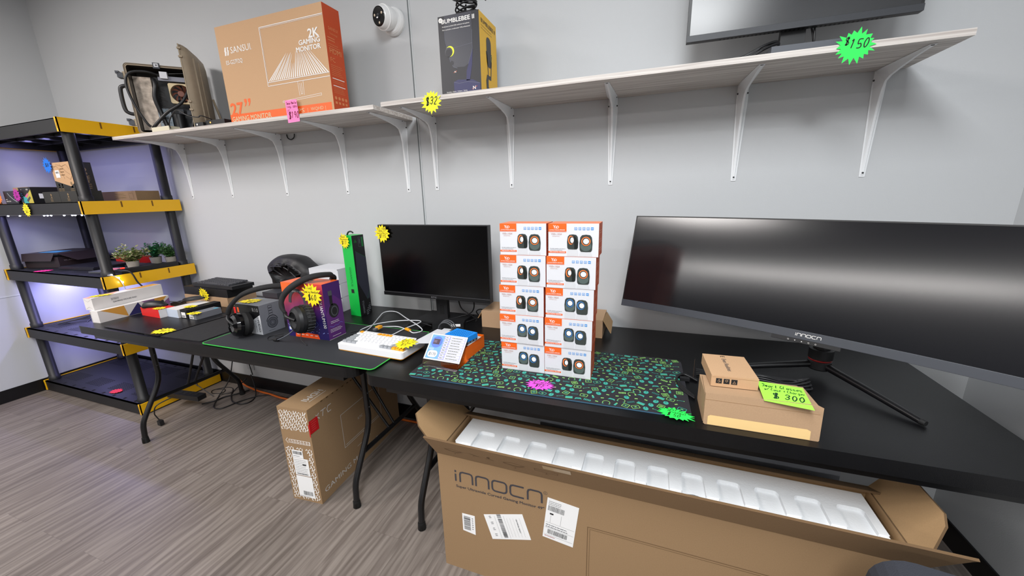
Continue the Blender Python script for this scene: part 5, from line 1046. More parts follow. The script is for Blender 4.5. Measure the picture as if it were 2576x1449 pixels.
# tall green mat box
t = thing('mat_box', 'tall green and black desk mat box standing upright by the monitor', 'box', (-1.103, -.212, T), rz=R_(-7)); w, d, h = .076, .078, .437
b = MB(); BK = mat('black_card', '141416', .45); b.box(0, 0, 0, w, d, h, M_GREEN, fm={'right': BK, 'left': BK}); F = f_front(); DGN = mat('print_dark_green', '0a7030', .5)
b.text(F, 'GIGANTUS', w * .42, .27, .019, DGN, rot=R_(-90), width=.105, off=.001); b.text(F, 'V2', w * .42, .150, .014, M_INK, rot=R_(-90), bold=1.5, off=.001); b.rect(F, w * .35, .128, w * .62, .149, M_INK, .0008)
G_ = f_right(w); b.flat([(.012, .355), (.078, .315), (.078, .09), (.055, .085), (.03, .14), (.004, .19)], G_, mat('print_slate', '2c2e3a', .5), .0008); b.ribbon([(.012, .355), (.078, .315)], G_, .0012, DGN, off=.001); b.ribbon([(.078, .13), (.055, .085)], G_, .001, DGN, off=.001)
for a in (90, 210, 330):
    for s_ in (-1, 0, 1): b.ribbon([(.020, .405), (.020 + .010 * math.cos(R_(a + s_ * 24)), .405 + .010 * math.sin(R_(a + s_ * 24)))], G_, .0016, DGN, off=.001)
b.ribbon(rrect(.040, .375, .056, .425, .001, 1), G_, .0006, M_GREY, closed=True, off=.001); b.text(G_, 'SPEED', .045, .418, .008, M_GREY, rot=R_(-90), width=.026); b.rect(G_, .060, .375, .070, .425, DGN, .001)
b.text(G_, 'GIGANTUS', .030, .012, .016, M_GREY, rot=R_(90), width=.07, off=.001); 
for k in range(4): b.lines(G_, .042 + k * .008, .02 + k * .012, .006, 4, .010, M_GREY, k, th=.5)
b.build('carton', t, bevel=.0015)
b = MB(); b.tube(smooth_path([(.012, .03, h + .001), (.03, .025, h + .016), (.055, .02, h + .020), (.075, .015, h + .014)], 5), [.004] * 15 + [.003], M_BLK, 8); b.build('hang_hook', t)
star_tag('yellow starburst tag reading 17 on the top of the tall green box', (-1.074, -.224, 1.150), (1, -.12, 0), (0, -.03, 1), .042, M_PAPY, [('Razer', -.004, .018, .010), ('Mousepads', 0, .006, .008), ('$17', -.002, -.017, .016)], 14, 37)
# ------------------------------------------------------------------ carton of the desk monitor on the floor
t = thing('tall_monitor_carton', 'tall kraft gaming monitor carton with red tape standing on the floor under the table seam', 'box', (-1.087, -.736, 0), rz=R_(4.1)); w, d, h = .162, .66, .484
b = MB(); b.box(0, 0, 0, w, d, h, M_KRAFT3); F = f_right(w); PG = mat('print_pale_grey', 'c8c4c0', .7)
for q in ([(.045, .435), (.045, .405)], [(.060, .436), (.047, .422), (.062, .408)], [(.072, .437), (.104, .437)], [(.088, .437), (.080, .408)], [(.138, .438), (.118, .438), (.110, .425), (.114, .408), (.134, .408)]): b.ribbon(q, F, .004, PG)
b.text(F, 'GAMING MONITOR', .026, .040, .036, PG, width=.42)
for q in ([(.185, .345), (.49, .350), (.49, .165), (.185, .165)], [(.195, .175), (.48, .175)]): b.ribbon(q, F, .0025, PG, closed=len(q) > 2)
b.ribbon([(.33, .165), (.33, .115)], F, .002, PG); b.ribbon([(.27, .112), (.38, .112)], F, .002, PG); b.text(F, 'KTC', .30, .25, .02, PG)
b.rect(F, .006, h - .003, d, h - .0, mat('crease', '9a764f', .8), .0004)
rr = random.Random(6)
for k in range(16): u = .20 + rr.uniform(-.12, .25); b.rect(F, u, h - .006, u + rr.uniform(.004, .015), h - .001, mat('torn_dark', '5a4428', .9), .0009)
G_ = f_top(h); b.text(G_, 'HDMI', .075, .165, .046, PG, rot=R_(-90), bold=.8, width=.105); b.rect(G_, .118, .06, .121, .165, PG)
H = f_front(); WP = mat('print_white', 'ece8e4', .6)
def weave(x0, x1, z0, z1, skip=None):
    p_ = .040; q_ = .040
    def seg(pts):
        for a, c in zip(pts, pts[1:]):
            mx, mz = (a[0] + c[0]) / 2, (a[1] + c[1]) / 2
            if not (x0 <= min(a[0], c[0]) and max(a[0], c[0]) <= x1 and z0 <= min(a[1], c[1]) and max(a[1], c[1]) <= z1): continue
            if skip and skip[0] < mx < skip[2] and skip[1] < mz < skip[3]: continue
            b.ribbon([a, c], H, .0042, WP, off=.0006)
    i = 0; x = x0 - p_
    while x < x1 + p_:
        z = z0 - q_ + (q_ / 2 if i % 2 else 0)
        while z < z1 + q_:
            s = p_
            seg([(x, z + .30 * s), (x + .12 * s, z + .42 * s), (x + .12 * s, z + .70 * s), (x + .32 * s, z + .88 * s), (x + .32 * s, z + 1.0 * s)])
            seg([(x + .26 * s, z + .05 * s), (x + .26 * s, z + .35 * s), (x + .46 * s, z + .52 * s), (x + .46 * s, z + .82 * s)])
            seg([(x + .46 * s, z + .05 * s), (x + .60 * s, z + .18 * s), (x + .60 * s, z + .50 * s), (x + .46 * s, z + .62 * s)])
            z += q_
        x += p_ * .62; i += 1
weave(.006, .156, .372, .472); weave(.006, .156, .010, .288, (.034, .02, .128, .275))
b.rect(H, .035, .306, .150, .325, WP, .0005); 
for k in range(7): b.rect(H, .037 + k * .016, .308, .050 + k * .016, .323, M_KRAFT3, .0008); b.text(H, 'VGXHHUD'[k], .0435 + k * .016, .310, .013, WP, align='c', off=.0012)
b.ribbon([(.030, .330), (.018, .316), (.030, .302)], H, .002, WP); b.text(H, 'eco', .026, .312, .006, WP, off=.001)
b.build('carton', t, bevel=.002)
b = MB(); b.rect(H, .040, .232, .100, .272, M_LABEL, .0012); b.rect(H, .040, .140, .122, .231, M_LABEL, .0010); b.bars(H, .045, .250, .050, .016, M_INK, 7, off=.0016); b.lines(H, .045, .240, .04, 1, .006, M_INKG, 5, off=.0016); b.lines(H, .045, .22, .07, 9, .009, mat('faint_ink', '9a9a9a', .7), 6, off=.0015, th=.25); b.rect(H, .088, .196, .108, .202, M_INK, .0016); b.bars(H, .05, .145, .06, .006, M_INK, 9, off=.0016); b.build('small_label', t)
b = MB(); b.rect(H, .040, .022, .128, .137, M_LABEL, .0013); b.bars(H, .066, .034, .052, .022, M_INK, 8, off=.0017); b.lines(H, .045, .026, .07, 1, .005, M_INKG, 8, off=.0017); b.build('shipping_label', t)
b = MB(); b.rect(F, -.001, .365, .050, .428, mat('red_tape', 'c01c20', .35), .0012); b.rect(H, w - .004, .352, w + .001, .415, mat('red_tape', 'c01c20', .35), .0012); b.lines(F, .010, .418, .03, 5, .010, mat('tape_text', 'e05858', .5), 5, off=.0016, th=.2); b.build('red_tape', t)
# ------------------------------------------------------------------ large carton of the curved monitor
t = thing('wide_monitor_carton', 'huge open kraft carton on the floor under the right table, filled with foam', 'box', (-.240, -.800, 0), rz=R_(-.6)); w, d, h, q = 1.315, .262, .492, .006
K, KI, KE = M_KRAFT3, M_CARDIN, mat('corrugated_edge', '6a5238', .95)
b = MB(); b.box(0, 0, 0, w, q, h, K, fm={'back': KI, 'top': KE}); b.box(0, d - q, 0, w, d, h, K, fm={'front': KI, 'top': KE}); b.box(0, q, 0, q, d - q, h, K, fm={'right': KI, 'top': KE}); b.box(w - q, q, 0, w, d - q, h, K, fm={'left': KI, 'top': KE}); b.box(q, q, 0, w - q, d - q, q, K)
F = f_front(); IK = mat('print_slate_ink', '3c3a40', .7); IK2 = mat('print_brown_ink', '6e5438', .8)
W_ = innocn(b, F, .068, .390, .0415, IK, wd=.15)
b.text(F, 'Super Ultrawide Curved Gaming Monitor 49"', .068, .366, .0145, IK, bold=1.6, width=W_ + .008); b.ribbon([(.066 + W_ + .014 + .006 * math.cos(a * .52), .432 + .006 * math.sin(a * .52)) for a in range(12)], F, .0009, IK, closed=True); b.text(F, 'R', .066 + W_ + .014, .429, .007, IK, align='c')
b.ribbon([(.530, .345), (1.26, .345), (1.26, .05), (.530, .05)], F, .0022, IK2, closed=True); b.ribbon([(.537, .338), (1.253, .338), (1.253, .058), (.537, .058)], F, .0012, IK2, closed=True)
b.build('carton', t, bevel=.002)
def lab(name, pts, draw, u, v, a):
    c_ = MB(); G_ = F @ Matrix.Translation((u, v, 0)) @ Matrix.Rotation(a, 4, 'Z'); c_.prism(pts, G_, .0004, .0009, M_LABEL); draw(c_, G_); c_.build(name, t)
lab('barcode_label', [(0, 0), (.050, -.006), (.050, .076), (0, .074)], lambda c_, G: (c_.bars(G, .006, .008, .058, .026, M_INK, 12, vert=False, off=.0013), c_.lines(G, .038, .06, .006, 6, .009, M_INKG, 3, off=.0013)), .084, .184, R_(0))
def d1(c_, G):
    c_.bars(G, .050, .012, .090, .016, M_INK, 14, vert=False, off=.0013); c_.bars(G, .051, .006, .02, .015, M_INK, 4, vert=False, off=.0013)
    for k in range(4): c_.lines(G, .018 + k * .0, .020 + k * .024, .010, 2, .006, M_INKG, k, off=.0013); 
    for k in range(5): c_.rect(G, .085 + k * .012, .010, .0855 + k * .012, .085, mat('faint_ink', '9a9a9a', .7), .0013)
    c_.text(G, 'UPS PARCEL SELECT', .118, .080, .006, M_INKG, rot=R_(-90), off=.0013, bold=1)
    c_.rect(G, .040, .004, .0405, .094, M_INKG, .0013); c_.rect(G, .075, .004, .0755, .094, M_INKG, .0013)
lab('shipping_label', [(0, 0), (.150, -.0), (.150, .100), (0, .100)], d1, .200, .184, R_(17.5))
def d2(c_, G):
    c_.lines(G, .006, .148, .05, 3, .006, M_INKG, 3, off=.0013, th=.25); c_.bars(G, .006, .112, .054, .020, M_INK, 15, off=.0013); c_.rect(G, .014, .098, .026, .104, M_INK, .0013)
    for (y0) in (.064, .042, .014): c_.rect(G, .004, y0, .098, y0 + .0006, M_INKG, .0013)
    c_.lines(G, .006, .054, .080, 2, .008, M_INKG, 9, off=.0013, th=.3); c_.bars(G, .014, .020, .066, .018, M_INK, 16, off=.0013); c_.lines(G, .006, .008, .035, 1, .006, mat('red_ink', 'a03030', .6), 2, off=.0013); c_.rect(G, .018, .066, .0186, .095, M_INKG, .0013); c_.rect(G, .052, .066, .0526, .105, M_INKG, .0013)
lab('address_label', [(0, 0), (.102, 0), (.102, .160), (0, .160)], d2, .383, .260, R_(-6.5))
# flaps
b = MB(); Ff = FR((0, 0, h), X, Vector((0, -.62, 1))); L = .122; FL2 = .050
pl = [(-.0, 0), (w, 0), (w + .030, .115), (w + .036, L), (-.006, L - .002)]
b.prism(pl, Ff, -.003, .003, K, KE)
Fo = Ff @ Matrix.Translation((0, 0, .003)) if Ff.to_3x3().col[2].y < 0 else Ff @ Matrix.Translation((0, 0, -.003)) @ Matrix.Rotation(math.pi, 4, 'X')
def iso(u, v, s, kind):
    if kind == 0: b.ribbon([(u - s, v), (u - s * .2, v + s * .35), (u + s, v + .1 * s), (u + s * .3, v - s * .3), (u - s, v)], Fo, .0012, IK2, off=.0008); b.ribbon([(u - s, v), (u - s * .9, v - .12 * s), (u + s * .35, v - s * .45), (u + s, v - .03 * s)], Fo, .0012, IK2, off=.0008); b.circ(Fo, u, v - s * .8, .003, IK2)
    elif kind == 1: b.ribbon([(u - s * .6, v + s * .3), (u, v), (u + s * .6, v - s * .1)], Fo, .0016, IK2, off=.0008); b.ribbon([(u, v), (u - s * .3, v - s * .3)], Fo, .0016, IK2, off=.0008)
    elif kind == 2: b.circ(Fo, u, v + s * .3, .006, IK2); b.ribbon([(u - s * .5, v - s * .3), (u, v), (u + s * .6, v - s * .4)], Fo, .0016, IK2, off=.0008); b.ribbon([(u, v), (u, v + s * .3)], Fo, .0016, IK2, off=.0008)
    else: b.ribbon([(u - s, v + s * .3), (u + s, v + s * .2), (u + s, v - s * .2), (u - s, v - s * .1)], Fo, .0012, IK2, closed=True, off=.0008); b.ribbon([(u, v - s * .2), (u, v - s * .5), (u - s * .2, v - s * .55), (u + s * .2, v - s * .55)], Fo, .0012, IK2, off=.0008)
for u, s, k in ((.085, .032, 0), (.165, .028, 1), (.215, .026, 2), (.300, .036, 0), (.405, .036, 3)): iso(u, .060, s, k)
Tp = mat('packing_tape', 'c4ac88', .25); b.rect(Fo, .40, .085, .485, .112, Tp, .0008)
b.build('front_flap', t)
b = MB(); b.prism([(0, 0), (d, 0), (d - .02, .10), (d - .07, .150), (.035, .150), (.008, .11)], FR((0, 0, h), Y, Vector((-.67, 0, .74))), -.003, .003, KI, KE); b.build('side_flap', t)
b = MB(); b.prism([(0, 0), (d, 0), (d - .02, .09), (d - .035, .118), (.06, .118), (.035, .10)], FR((w, 0, h), Y, Vector((.42, 0, 1))), -.003, .003, KI, KE); b.build('side_flap', t)
b = MB(); b.prism([(0, 0), (w, 0), (w + .045, .052), (-.0, .052)], FR((0, d, h), X, Vector((0, -1, .40))), -.003, .003, K, KE); b.build('back_flap', t)
# foam
FM = mat('white_foam', 'f2f4f6', .7, bump=.35, bscale=160)
b = MB(); x0, x1, y0, y1 = .018, 1.296, .012, .250; zt = .474
b.box(x0, y0, .32, x1, y1, zt - .012, FM)
nn = 12; p_ = .1022; xs0 = .116; comb = [(x0, y0 + .085), (x0, y1), (x1, y1), (x1, y0 + .085)][::-1]
comb = [(x1, y0 + .085), (x1, y1), (x0, y1), (x0, y0 + .085)]
for k in range(nn):
    c_ = xs0 + k * p_; yt = .183; comb += [(c_ - .033, y0 + .085), (c_ - .033, yt - .012), (c_ - .029, yt - .003), (c_ - .021, yt), (c_ + .021, yt), (c_ + .029, yt - .003), (c_ + .033, yt - .012), (c_ + .033, y0 + .085)]
b.prism(comb, FR((0, 0, 0), X, Y), zt - .0121, zt, FM)
for k in range(nn + 1):
    c_ = xs0 + (k - .5) * p_; b.box(max(x0, c_ - .016), y0, zt - .0121, min(x1, c_ + .016), y0 + .086, zt - .005, FM)
o = b.build('foam_insert', bevel=.003, seg=3); o.location = (-.240, -.800, 0); o.rotation_euler = (0, 0, R_(-.6)); tag(o, 'white notched foam block inside the huge open kraft carton', 'foam')
b = MB(); vs = []; n = 14; rr = random.Random(3)
for i in range(n + 1):
    x = .42 + .48 * i / n
    for j, y in enumerate((.02, .045, .07, .083)): vs.append((x, y + rr.uniform(-.002, .002) + (.004 * math.sin(i * 1.7) if j == 3 else 0), zt - .0195 + .0006 * math.sin(i * .9 + j) - (.003 if j == 3 else 0)))
b.add(vs, [[4 * i + j, 4 * i + 4 + j, 4 * i + 5 + j, 4 * i + 1 + j] for i in range(n) for j in range(3)], mat('foam_film', 'eef2f6', .35), True); o = b.build('foam_film'); o.location = (-.240, -.800, .016); m_ = o.modifiers.new('s', 'SOLIDIFY'); m_.thickness = .0008; tag(o, 'thin crumpled white packing film over the middle of the foam block', 'packing film')
# grey packing panel behind the carton
b = MB(); b.box(0, 0, 0, 1.00, .05, .585, mat('grey_packing', '9a9ea6', .35, noise=.1, nscale=9)); b.box(0, -.001, .582, 1.0, .051, .590, mat('grey_packing_edge', 'b8bcc4', .3)); b.box(.62, -.002, .54, .70, -.0002, .56, KI)
tag(b.build('packing_panel', bevel=.004, loc=(.045, -.47, 0)), 'grey wrapped packing panel standing behind the huge open kraft carton', 'packing panel')
# ------------------------------------------------------------------ chair at the lower right
CF = mat('chair_slate_fabric', '34363e', .8, bump=.4, bscale=500)
t = thing('office_chair', 'dark slate padded chair back just showing at the lower right corner', 'chair', (1.07, -1.22, 0), rz=R_(172))
b = MB(); b.prism(rrect(-.20, .30, .20, .602, .07, 6), FR((0, -.235, 0), X, Z), -.035, .035, CF); b.build('backrest', t, bevel=.02, seg=4)
b = MB(); b.prism(rrect(-.22, -.2, .22, .20, .08, 6), FR((0, 0, 0), X, Y), .40, .465, CF); b.build('seat', t, bevel=.02, seg=4)
b = MB(); b.tube(smooth_path([(0, 0, .385), (0, -.15, .37), (0, -.24, .36), (0, -.275, .42), (0, -.275, .50)]), .016, M_BLK, 10); b.tube([(0, 0, .08), (0, 0, .40)], .025, M_BLK, 14); b.build('gas_column', t)
for k in range(5):
    a = R_(72 * k + 20); b = MB(); b.tube([(0, 0, .10), (.24 * math.cos(a), .24 * math.sin(a), .065)], [.022, .014], M_BLK, 8); lg = b.build('leg', t)
    b = MB(); b.lathe([(.025, -.012), (.027, 0), (.025, .012)], FR((.24 * math.cos(a), .24 * math.sin(a), .027), (math.cos(a), math.sin(a), 0), Z), M_RUB, 14); b.build('caster', lg)
# ------------------------------------------------------------------ cables on the floor
def fcable(label, pts, r=.004, m=None, name='floor_cable', g='cables on the floor under the left table', z=None):
    z = z or (r + .0012)
    b = MB(); b.tube(smooth_path([(p[0], p[1], p[2] if len(p) > 2 else z) for p in pts], 6), r, m or M_BLK, 6); return tag(b.build(name), label, 'cable', g)
OC_ = mat('orange_cord', 'd8681c', .5)
fcable('black floor cable sweeping closest to the viewer under the left table', [(-2.40, -.06, .25), (-2.42, -.10, .10), (-2.44, -.17, .012), (-2.36, -.26), (-2.30, -.305), (-2.245, -.30), (-2.225, -.26), (-2.21, -.20), (-2.178, -.136), (-2.133, -.085), (-2.03, -.060), (-1.6, -.06), (-1.2, -.05)])
fcable('black floor cable lying in a big round loop near the wall', [(-2.30, -.06, .10), (-2.40, -.085, .012), (-2.39, -.12), (-2.33, -.168), (-2.255, -.21), (-2.165, -.217), (-2.133, -.173), (-2.176, -.101), (-2.249, -.045, .05), (-2.29, -.03, .12)])
fcable('black floor cable running from the rack foot toward the wall', [(-2.434, -.298), (-2.39, -.245), (-2.377, -.182), (-2.335, -.125), (-2.30, -.055)], .0045)
fcable('thin grey cable arching over the rack foot', [(-2.62, -.33, .09), (-2.60, -.29, .115), (-2.57, -.25, .12), (-2.52, -.22, .06), (-2.47, -.20, .006)], .0028, mat('cable_grey', '4a4c50', .5))
fcable('tangle of thin black cord beside the yellow rack base', [(-2.56, -.12), (-2.50, -.10), (-2.46, -.14), (-2.52, -.17), (-2.57, -.14), (-2.53, -.08), (-2.46, -.07), (-2.40, -.12), (-2.45, -.16)], .0025)
fcable('orange extension cord along the black baseboard', [(-2.56, -.028, .14), (-2.43, -.035, .07), (-2.35, -.045, .03), (-2.214, -.05, .009), (-2.077, -.06, .009), (-1.897, -.075, .009), (-1.4, -.05, .009), (-.8, -.045, .009), (-.3, -.05, .009)], .007, OC_, 'extension_cord', None)
t = thing('power_strip', 'black power strip hanging at the rack foot under the table', 'power strip', (-2.60, -.395, .0815), rz=R_(6)); b = MB(); b.box(0, 0, 0, .27, .055, .032, M_BLK); b.build('strip_body', t, bevel=.004)
for k in range(5): b = MB(); b.rect(f_top(.0325), .03 + k * .045, .015, .055 + k * .045, .04, M_HOLE); b.build('socket', t)
b = MB(); b.tube(smooth_path([(-2.40, -.47, .155), (-2.425, -.54, .135), (-2.432, -.557, .09), (-2.43, -.552, .06), (-2.42, -.545, .032)], 6), .0035, M_BLK, 6); tag(b.build('dangling_cord'), 'black cord dangling by the table leg down to a plug near the floor', 'cable')
t = thing('power_plug', 'black power plug at the end of the dangling cord near the floor', 'plug', (-2.42, -.545, .0)); b = MB(); b.box(-.014, -.011, .004, .014, .011, .034, M_BLK); b.build('plug_body', t, bevel=.004); b = MB(); b.box(-.008, -.001, .0, -.005, .001, .004, mat('plug_metal', 'b8b8bc', .3, .8)); b.build('prong', t); b = MB(); b.box(.005, -.001, .0, .008, .001, .004, mat('plug_metal', 'b8b8bc', .3, .8)); b.build('prong', t)
for lab_, P in (('black wire hanging behind the left table by the rack', [(-2.60, -.04, .66), (-2.58, -.045, .50), (-2.50, -.04, .38), (-2.40, -.03, .28), (-2.34, -.04, .22)]), ('thin wire hanging below the left table against the wall', [(-2.42, -.02, .66), (-2.43, -.02, .42), (-2.445, -.02, .30)]), ('thick black cable dropping to the outlet on the back wall', [(-2.36, -.02, .6), (-2.33, -.022, .35), (-2.30, -.022, .22), (-2.27, -.03, .12)])):
    b = MB(); b.tube(smooth_path(P, 5), .004, M_BLK, 6); tag(b.build('hanging_wire'), lab_, 'cable', 'wires behind the left table')
t = thing('wall_outlet', 'pale grey outlet plate low on the back wall under the left table', 'outlet', (-2.315, 0, .20)); b = MB(); b.box(-.035, -.006, -.055, .035, -.0003, .055, mat('outlet_grey', 'b4b6ba', .4)); b.build('plate', t, bevel=.002)
for z in (-.022, .022): b = MB(); b.rect(FR((0, -.0065, z), X, Z), -.013, -.013, .013, .013, M_WHITE); b.build('socket', t)
# ------------------------------------------------------------------ things on the rack
Z2, Z3, Z4, Z5 = 1.3845, .9365, .5025, .0805
GOLD = mat('print_gold_brown', '8a7250', .6); CHB = mat('charcoal_print', '26241f', .5)
def gb(b, F, u, v, s):
    b.circ(F, u, v + s * .7, s * .22, GOLD, n=8); b.rect(F, u - s * .2, v + s * .2, u + s * .2, v + s * .4, GOLD); b.lines(F, u - s * .5, v, s, 3, s * .2, GOLD, 3, th=.4)
for k, (x, ww) in enumerate(((-3.175, .185), (-2.988, .185))):
    b = MB(); b.box(0, 0, 0, ww, .115, .066, CHB); gb(b, f_front(), ww / 2, .022, .035); tag(b.build('black_part_box', bevel=.001, loc=(x, -.465, Z2)), ['black box with gold print under the kraft and black carton, left one', 'black box with gold print beside the rack post, right one'][k], 'box', 'black gold-printed boxes')
t = thing('cooler_carton', 'kraft and black carton with a white barcode label, standing on the black boxes', 'box', (-3.145, -.405, Z2 + .0665)); w, d, h = .205, .10, .176
b = MB(); b.box(0, 0, 0, w, d, h, M_KRAFT2, fm={'right': CHB}); F = f_front(); b.flat([(0, 0), (w, 0), (w, .048), (.165, .030), (.0, .068)], F, CHB); q = mat('print_umber', '7a5a38', .8)
for k in range(3): b.ribbon([(.09, .10 + k * .018), (.13, .10 + k * .018)], F, .005, q)
for q2 in ([(.03, .15), (.06, .155), (.10, .12), (.12, .075)], [(.06, .165), (.12, .15), (.17, .16), (.195, .13)], [(.10, .165), (.15, .12), (.19, .10)], [(.14, .09), (.18, .07), (.20, .09)]): b.ribbon(q2, F, .0018, q)
gb(b, F, .035, .018, .034); gb(b, F, .070, .018, .034); gb(b, F, .175, .012, .05); gb(b, f_right(w), .06, .09, .06); gb(b, f_right(w), .06, .04, .06); b.build('carton', t, bevel=.001)
b = MB(); b.rect(F, .032, .085, .078, .130, M_LABEL, .0012); b.bars(F, .038, .110, .032, .012, M_INK, 4, off=.0016); b.build('barcode_label', t)
t = thing('long_kraft_box', 'long flat kraft box behind the rack post on the second tier', 'box', (-3.13, -.205, Z2)); b = MB(); b.box(0, 0, 0, .375, .13, .064, M_KRAFT3); F = f_front(); b.lines(F, .14, .046, .13, 3, .012, GOLD, 4, th=.35); b.ribbon([(.30, .014), (.345, .014), (.345, .050), (.30, .050)], F, .0012, GOLD, closed=True); b.build('carton', t, bevel=.001)
t = thing('graphics_box', 'black box with a rainbow coloured picture on the second rack tier', 'box', (-3.415, -.478, Z2)); b = MB(); w, d, h = .145, .12, .100; b.box(0, 0, 0, w, d, h, mat('black_card', '141416', .45)); F = f_front()
b.flat([(w, .002), (w, .085), (.10, .06), (.05, .002)], F, mat('p_yellow', 'c8b840', .4)); b.flat([(.03, .002), (.09, .002), (.08, .04), (.04, .045)], F, mat('p_teal', '40b0b0', .4), .0008); b.flat([(.06, .045), (.10, .065), (.11, .055), (.07, .035)], F, mat('p_pink', 'd87098', .4), .0010); b.flat([(.07, .02), (.115, .045), (.125, .035), (.08, .010)], F, M_INKG, .0012)
b.text(F, 'RGB', .095, .082, .012, M_WINK, bold=1); b.text(F, 'MD', .03, .084, .007, M_WINK)
for k in range(5): b.rect(F, .01, .015 + k * .011, .035, .019 + k * .011, mat('p_cyan', '4090b8', .4), .001)
b.rect(f_right(w), .03, .03, .09, .06, M_LABEL); b.build('carton', t, bevel=.001)
b = MB(); w = .155; b.box(0, 0, 0, w, .10, .082, mat('drive_black', '1c1c24', .4), fm={'left': M_RED}); F = f_front(); b.ribbon([(.05, .07), (.07, .05), (.10, .03), (.14, .012)], F, .006, mat('p_silver', '9aa0a8', .3)); b.text(F, 'FURY', .012, .026, .009, M_WINK, bold=1); b.text(F, 'BARRACUDA', .012, .014, .010, M_WINK, bold=1, width=.055)
tag(b.build('drive_box', bevel=.001, loc=(-3.600, -.484, Z2), rot=(0, 0, R_(1))), 'black drive box with a purple tag on the second rack tier', 'box')
b = MB(); b.box(0, 0, 0, .215, .15, .112, M_KRAFT2, fm={'right': mat('dark_flap', '5a4038', .6)}); b.lines(f_front(), .01, .008, .19, 1, .01, GOLD, 5, th=.4); tag(b.build('kraft_part_box', bevel=.001, loc=(-3.825, -.36, Z2), rot=(0, 0, R_(-1))), 'kraft box with an orange tag at the left end of the second rack tier', 'box')
def upright_star(label, x, y, z, R, m, lines, seed, n=14, sy=1): return star_tag(label, (x, y, z), X, Z, R, m, lines, n, seed, sy)
upright_star('orange starburst tag on the second rack tier', -3.645, -.495, 1.432, .050, M_PAPO, [('GPU', 0, .006, .012), ('$50', 0, -.014, .014)], 41)
upright_star('purple starburst tag on the black drive box', -3.415, -.490, 1.438, .046, M_PAPV, [('SSD', 0, .006, .012), ('$60', 0, -.014, .012)], 42)
upright_star('blue starburst tag on the corner of the kraft and black carton', -3.160, -.412, 1.612, .050, M_PAPB, [('$80', 0, -.006, .018)], 43)
upright_star('yellow starburst tag hanging from the edge of the second rack tier', -3.262, -.5215, 1.345, .046, M_PAPY, [('M.2', 0, .016, .010), ('Drives', 0, .004, .009), ('$65', 0, -.018, .014)], 44)
# third tier
t = thing('drive_carton', 'long black carton with its lid ajar on the third rack tier', 'box', (-3.79, -.43, Z3), rz=R_(14)); w, d, h = .28, .30, .075; WDK = mat('wd_dark_card', '2c2224', .5); WDI = mat('wd_blue', '48a8e0', .4)
b = MB(); b.box(0, 0, 0, w, d, h, WDK); F = f_front(); b.lines(F, .03, .05, .16, 1, .008, mat('dull_print', '5a5054', .6), 3, th=.4); b.text(f_right(w), 'WD_BLACK', .03, .045, .012, mat('dull_print2', '9a9094', .6), bold=1); b.rect(f_top(h), .04, .04, .24, .26, WDI, .001); b.build('carton', t, bevel=.001)
b = MB(); b.prism([(-.005, 0), (w - .02, 0), (w - .035, .055), (.01, .055)], FR((0, -.002, h + .026), X, Vector((0, -.35, -1))), 0, .003, WDK); Fo2 = FR((0, -.002, h + .026), X, Vector((0, -.35, -1)))
b.text(FR((0, -.003, h + .0), X, Vector((0, .35, 1))), 'WD_BLACK SN850', .05, .0, .015, M_WINK, bold=1.2, width=.13, off=.004); b.box(-.005, 0, h + .022, w + .01, d, h + .026, WDK)
b.prism([(0, 0), (d, 0), (d - .03, .085), (.06, .085)], FR((w + .008, 0, h + .026), Y, Vector((.75, 0, -.62))), 0, .003, WDK); b.build('lid', t)
b = MB(); b.prism([(0, 0), (.15, 0), (.14, .10), (.01, .10)], FR((.06, .05, h + .0275), X, Y), 0, .0006, WDI); b.build('blue_insert', t)
b = MB(); b.box(0, 0, 0, .36, .24, .018, mat('laptop_dark', '1c1c22', .35)); b.box(.01, .01, .018, .35, .23, .022, mat('laptop_dark', '1c1c22', .35)); tag(b.build('laptop', bevel=.003, loc=(-3.42, -.41, Z3), rot=(0, 0, R_(4))), 'closed dark laptop lying on the third rack tier', 'laptop')
b = MB(); b.box(0, 0, 0, .14, .16, .010, M_INKG); b.rect(f_top(.010), .02, .06, .11, .12, mat('pink_slip', 'e88090', .6)); tag(b.build('notebook', loc=(-2.99, -.44, Z3), rot=(0, 0, R_(8))), 'thin grey booklet with a pink slip in front of the rack post', 'book')
b = MB(); b.box(0, 0, 0, .24, .085, .012, mat('kb_black_body', '1e1f22', .5))
for i in range(12):
    for j in range(4): b.box(.01 + i * .0188, .008 + j * .018, .012, .026 + i * .0188, .023 + j * .018, .017, mat('key_black', '25262a', .5))
tag(b.build('small_keyboard', loc=(-3.05, -.225, Z3), rot=(0, 0, 0)), 'small black keyboard lying behind the rack post on the third tier', 'keyboard')
b = MB(); b.box(0, 0, 0, .27, .09, .050, M_RED); tag(b.build('red_part_box', bevel=.001, loc=(-3.36, -.125, Z3), rot=(0, 0, 0)), 'red box behind the variegated plant on the third rack tier', 'box')
t = thing('surge_protector', 'black surge protector with a red light on the third rack tier', 'power strip', (-2.715, -.40, Z3), rz=R_(83)); b = MB(); b.box(0, 0, 0, .30, .05, .028, M_BLK); b.build('strip_body', t, bevel=.004); b = MB(); b.box(.012, .035, .0282, .03, .046, .033, mat('red_led', 'ff2010', .3, emit=6)); b.build('rocker_switch', t)
b = MB(); b.tube(smooth_path([(-2.72, -.41, Z3 + .016), (-2.70, -.43, Z3 + .02), (-2.655, -.40, Z3 + .022), (-2.640, -.385, Z3 + .0), (-2.635, -.37, Z3 - .06), (-2.61, -.345, Z3 - .12), (-2.60, -.34, T + .02)], 6), .0045, M_BLK, 6); tag(b.build('mains_lead'), 'black power cord running over the yellow tier edge to the table', 'cable')
flat_tag('hot pink starburst tag flat on the third rack tier', -3.432, -.478, Z3 + .002, .055, M_PAPH, [], 14, 45, .75, 10)
flat_tag('red starburst tag flat on the lowest rack tier', -3.063, -.45, Z5 + .002, .050, M_PAPR, [], 14, 46, .75, 0)
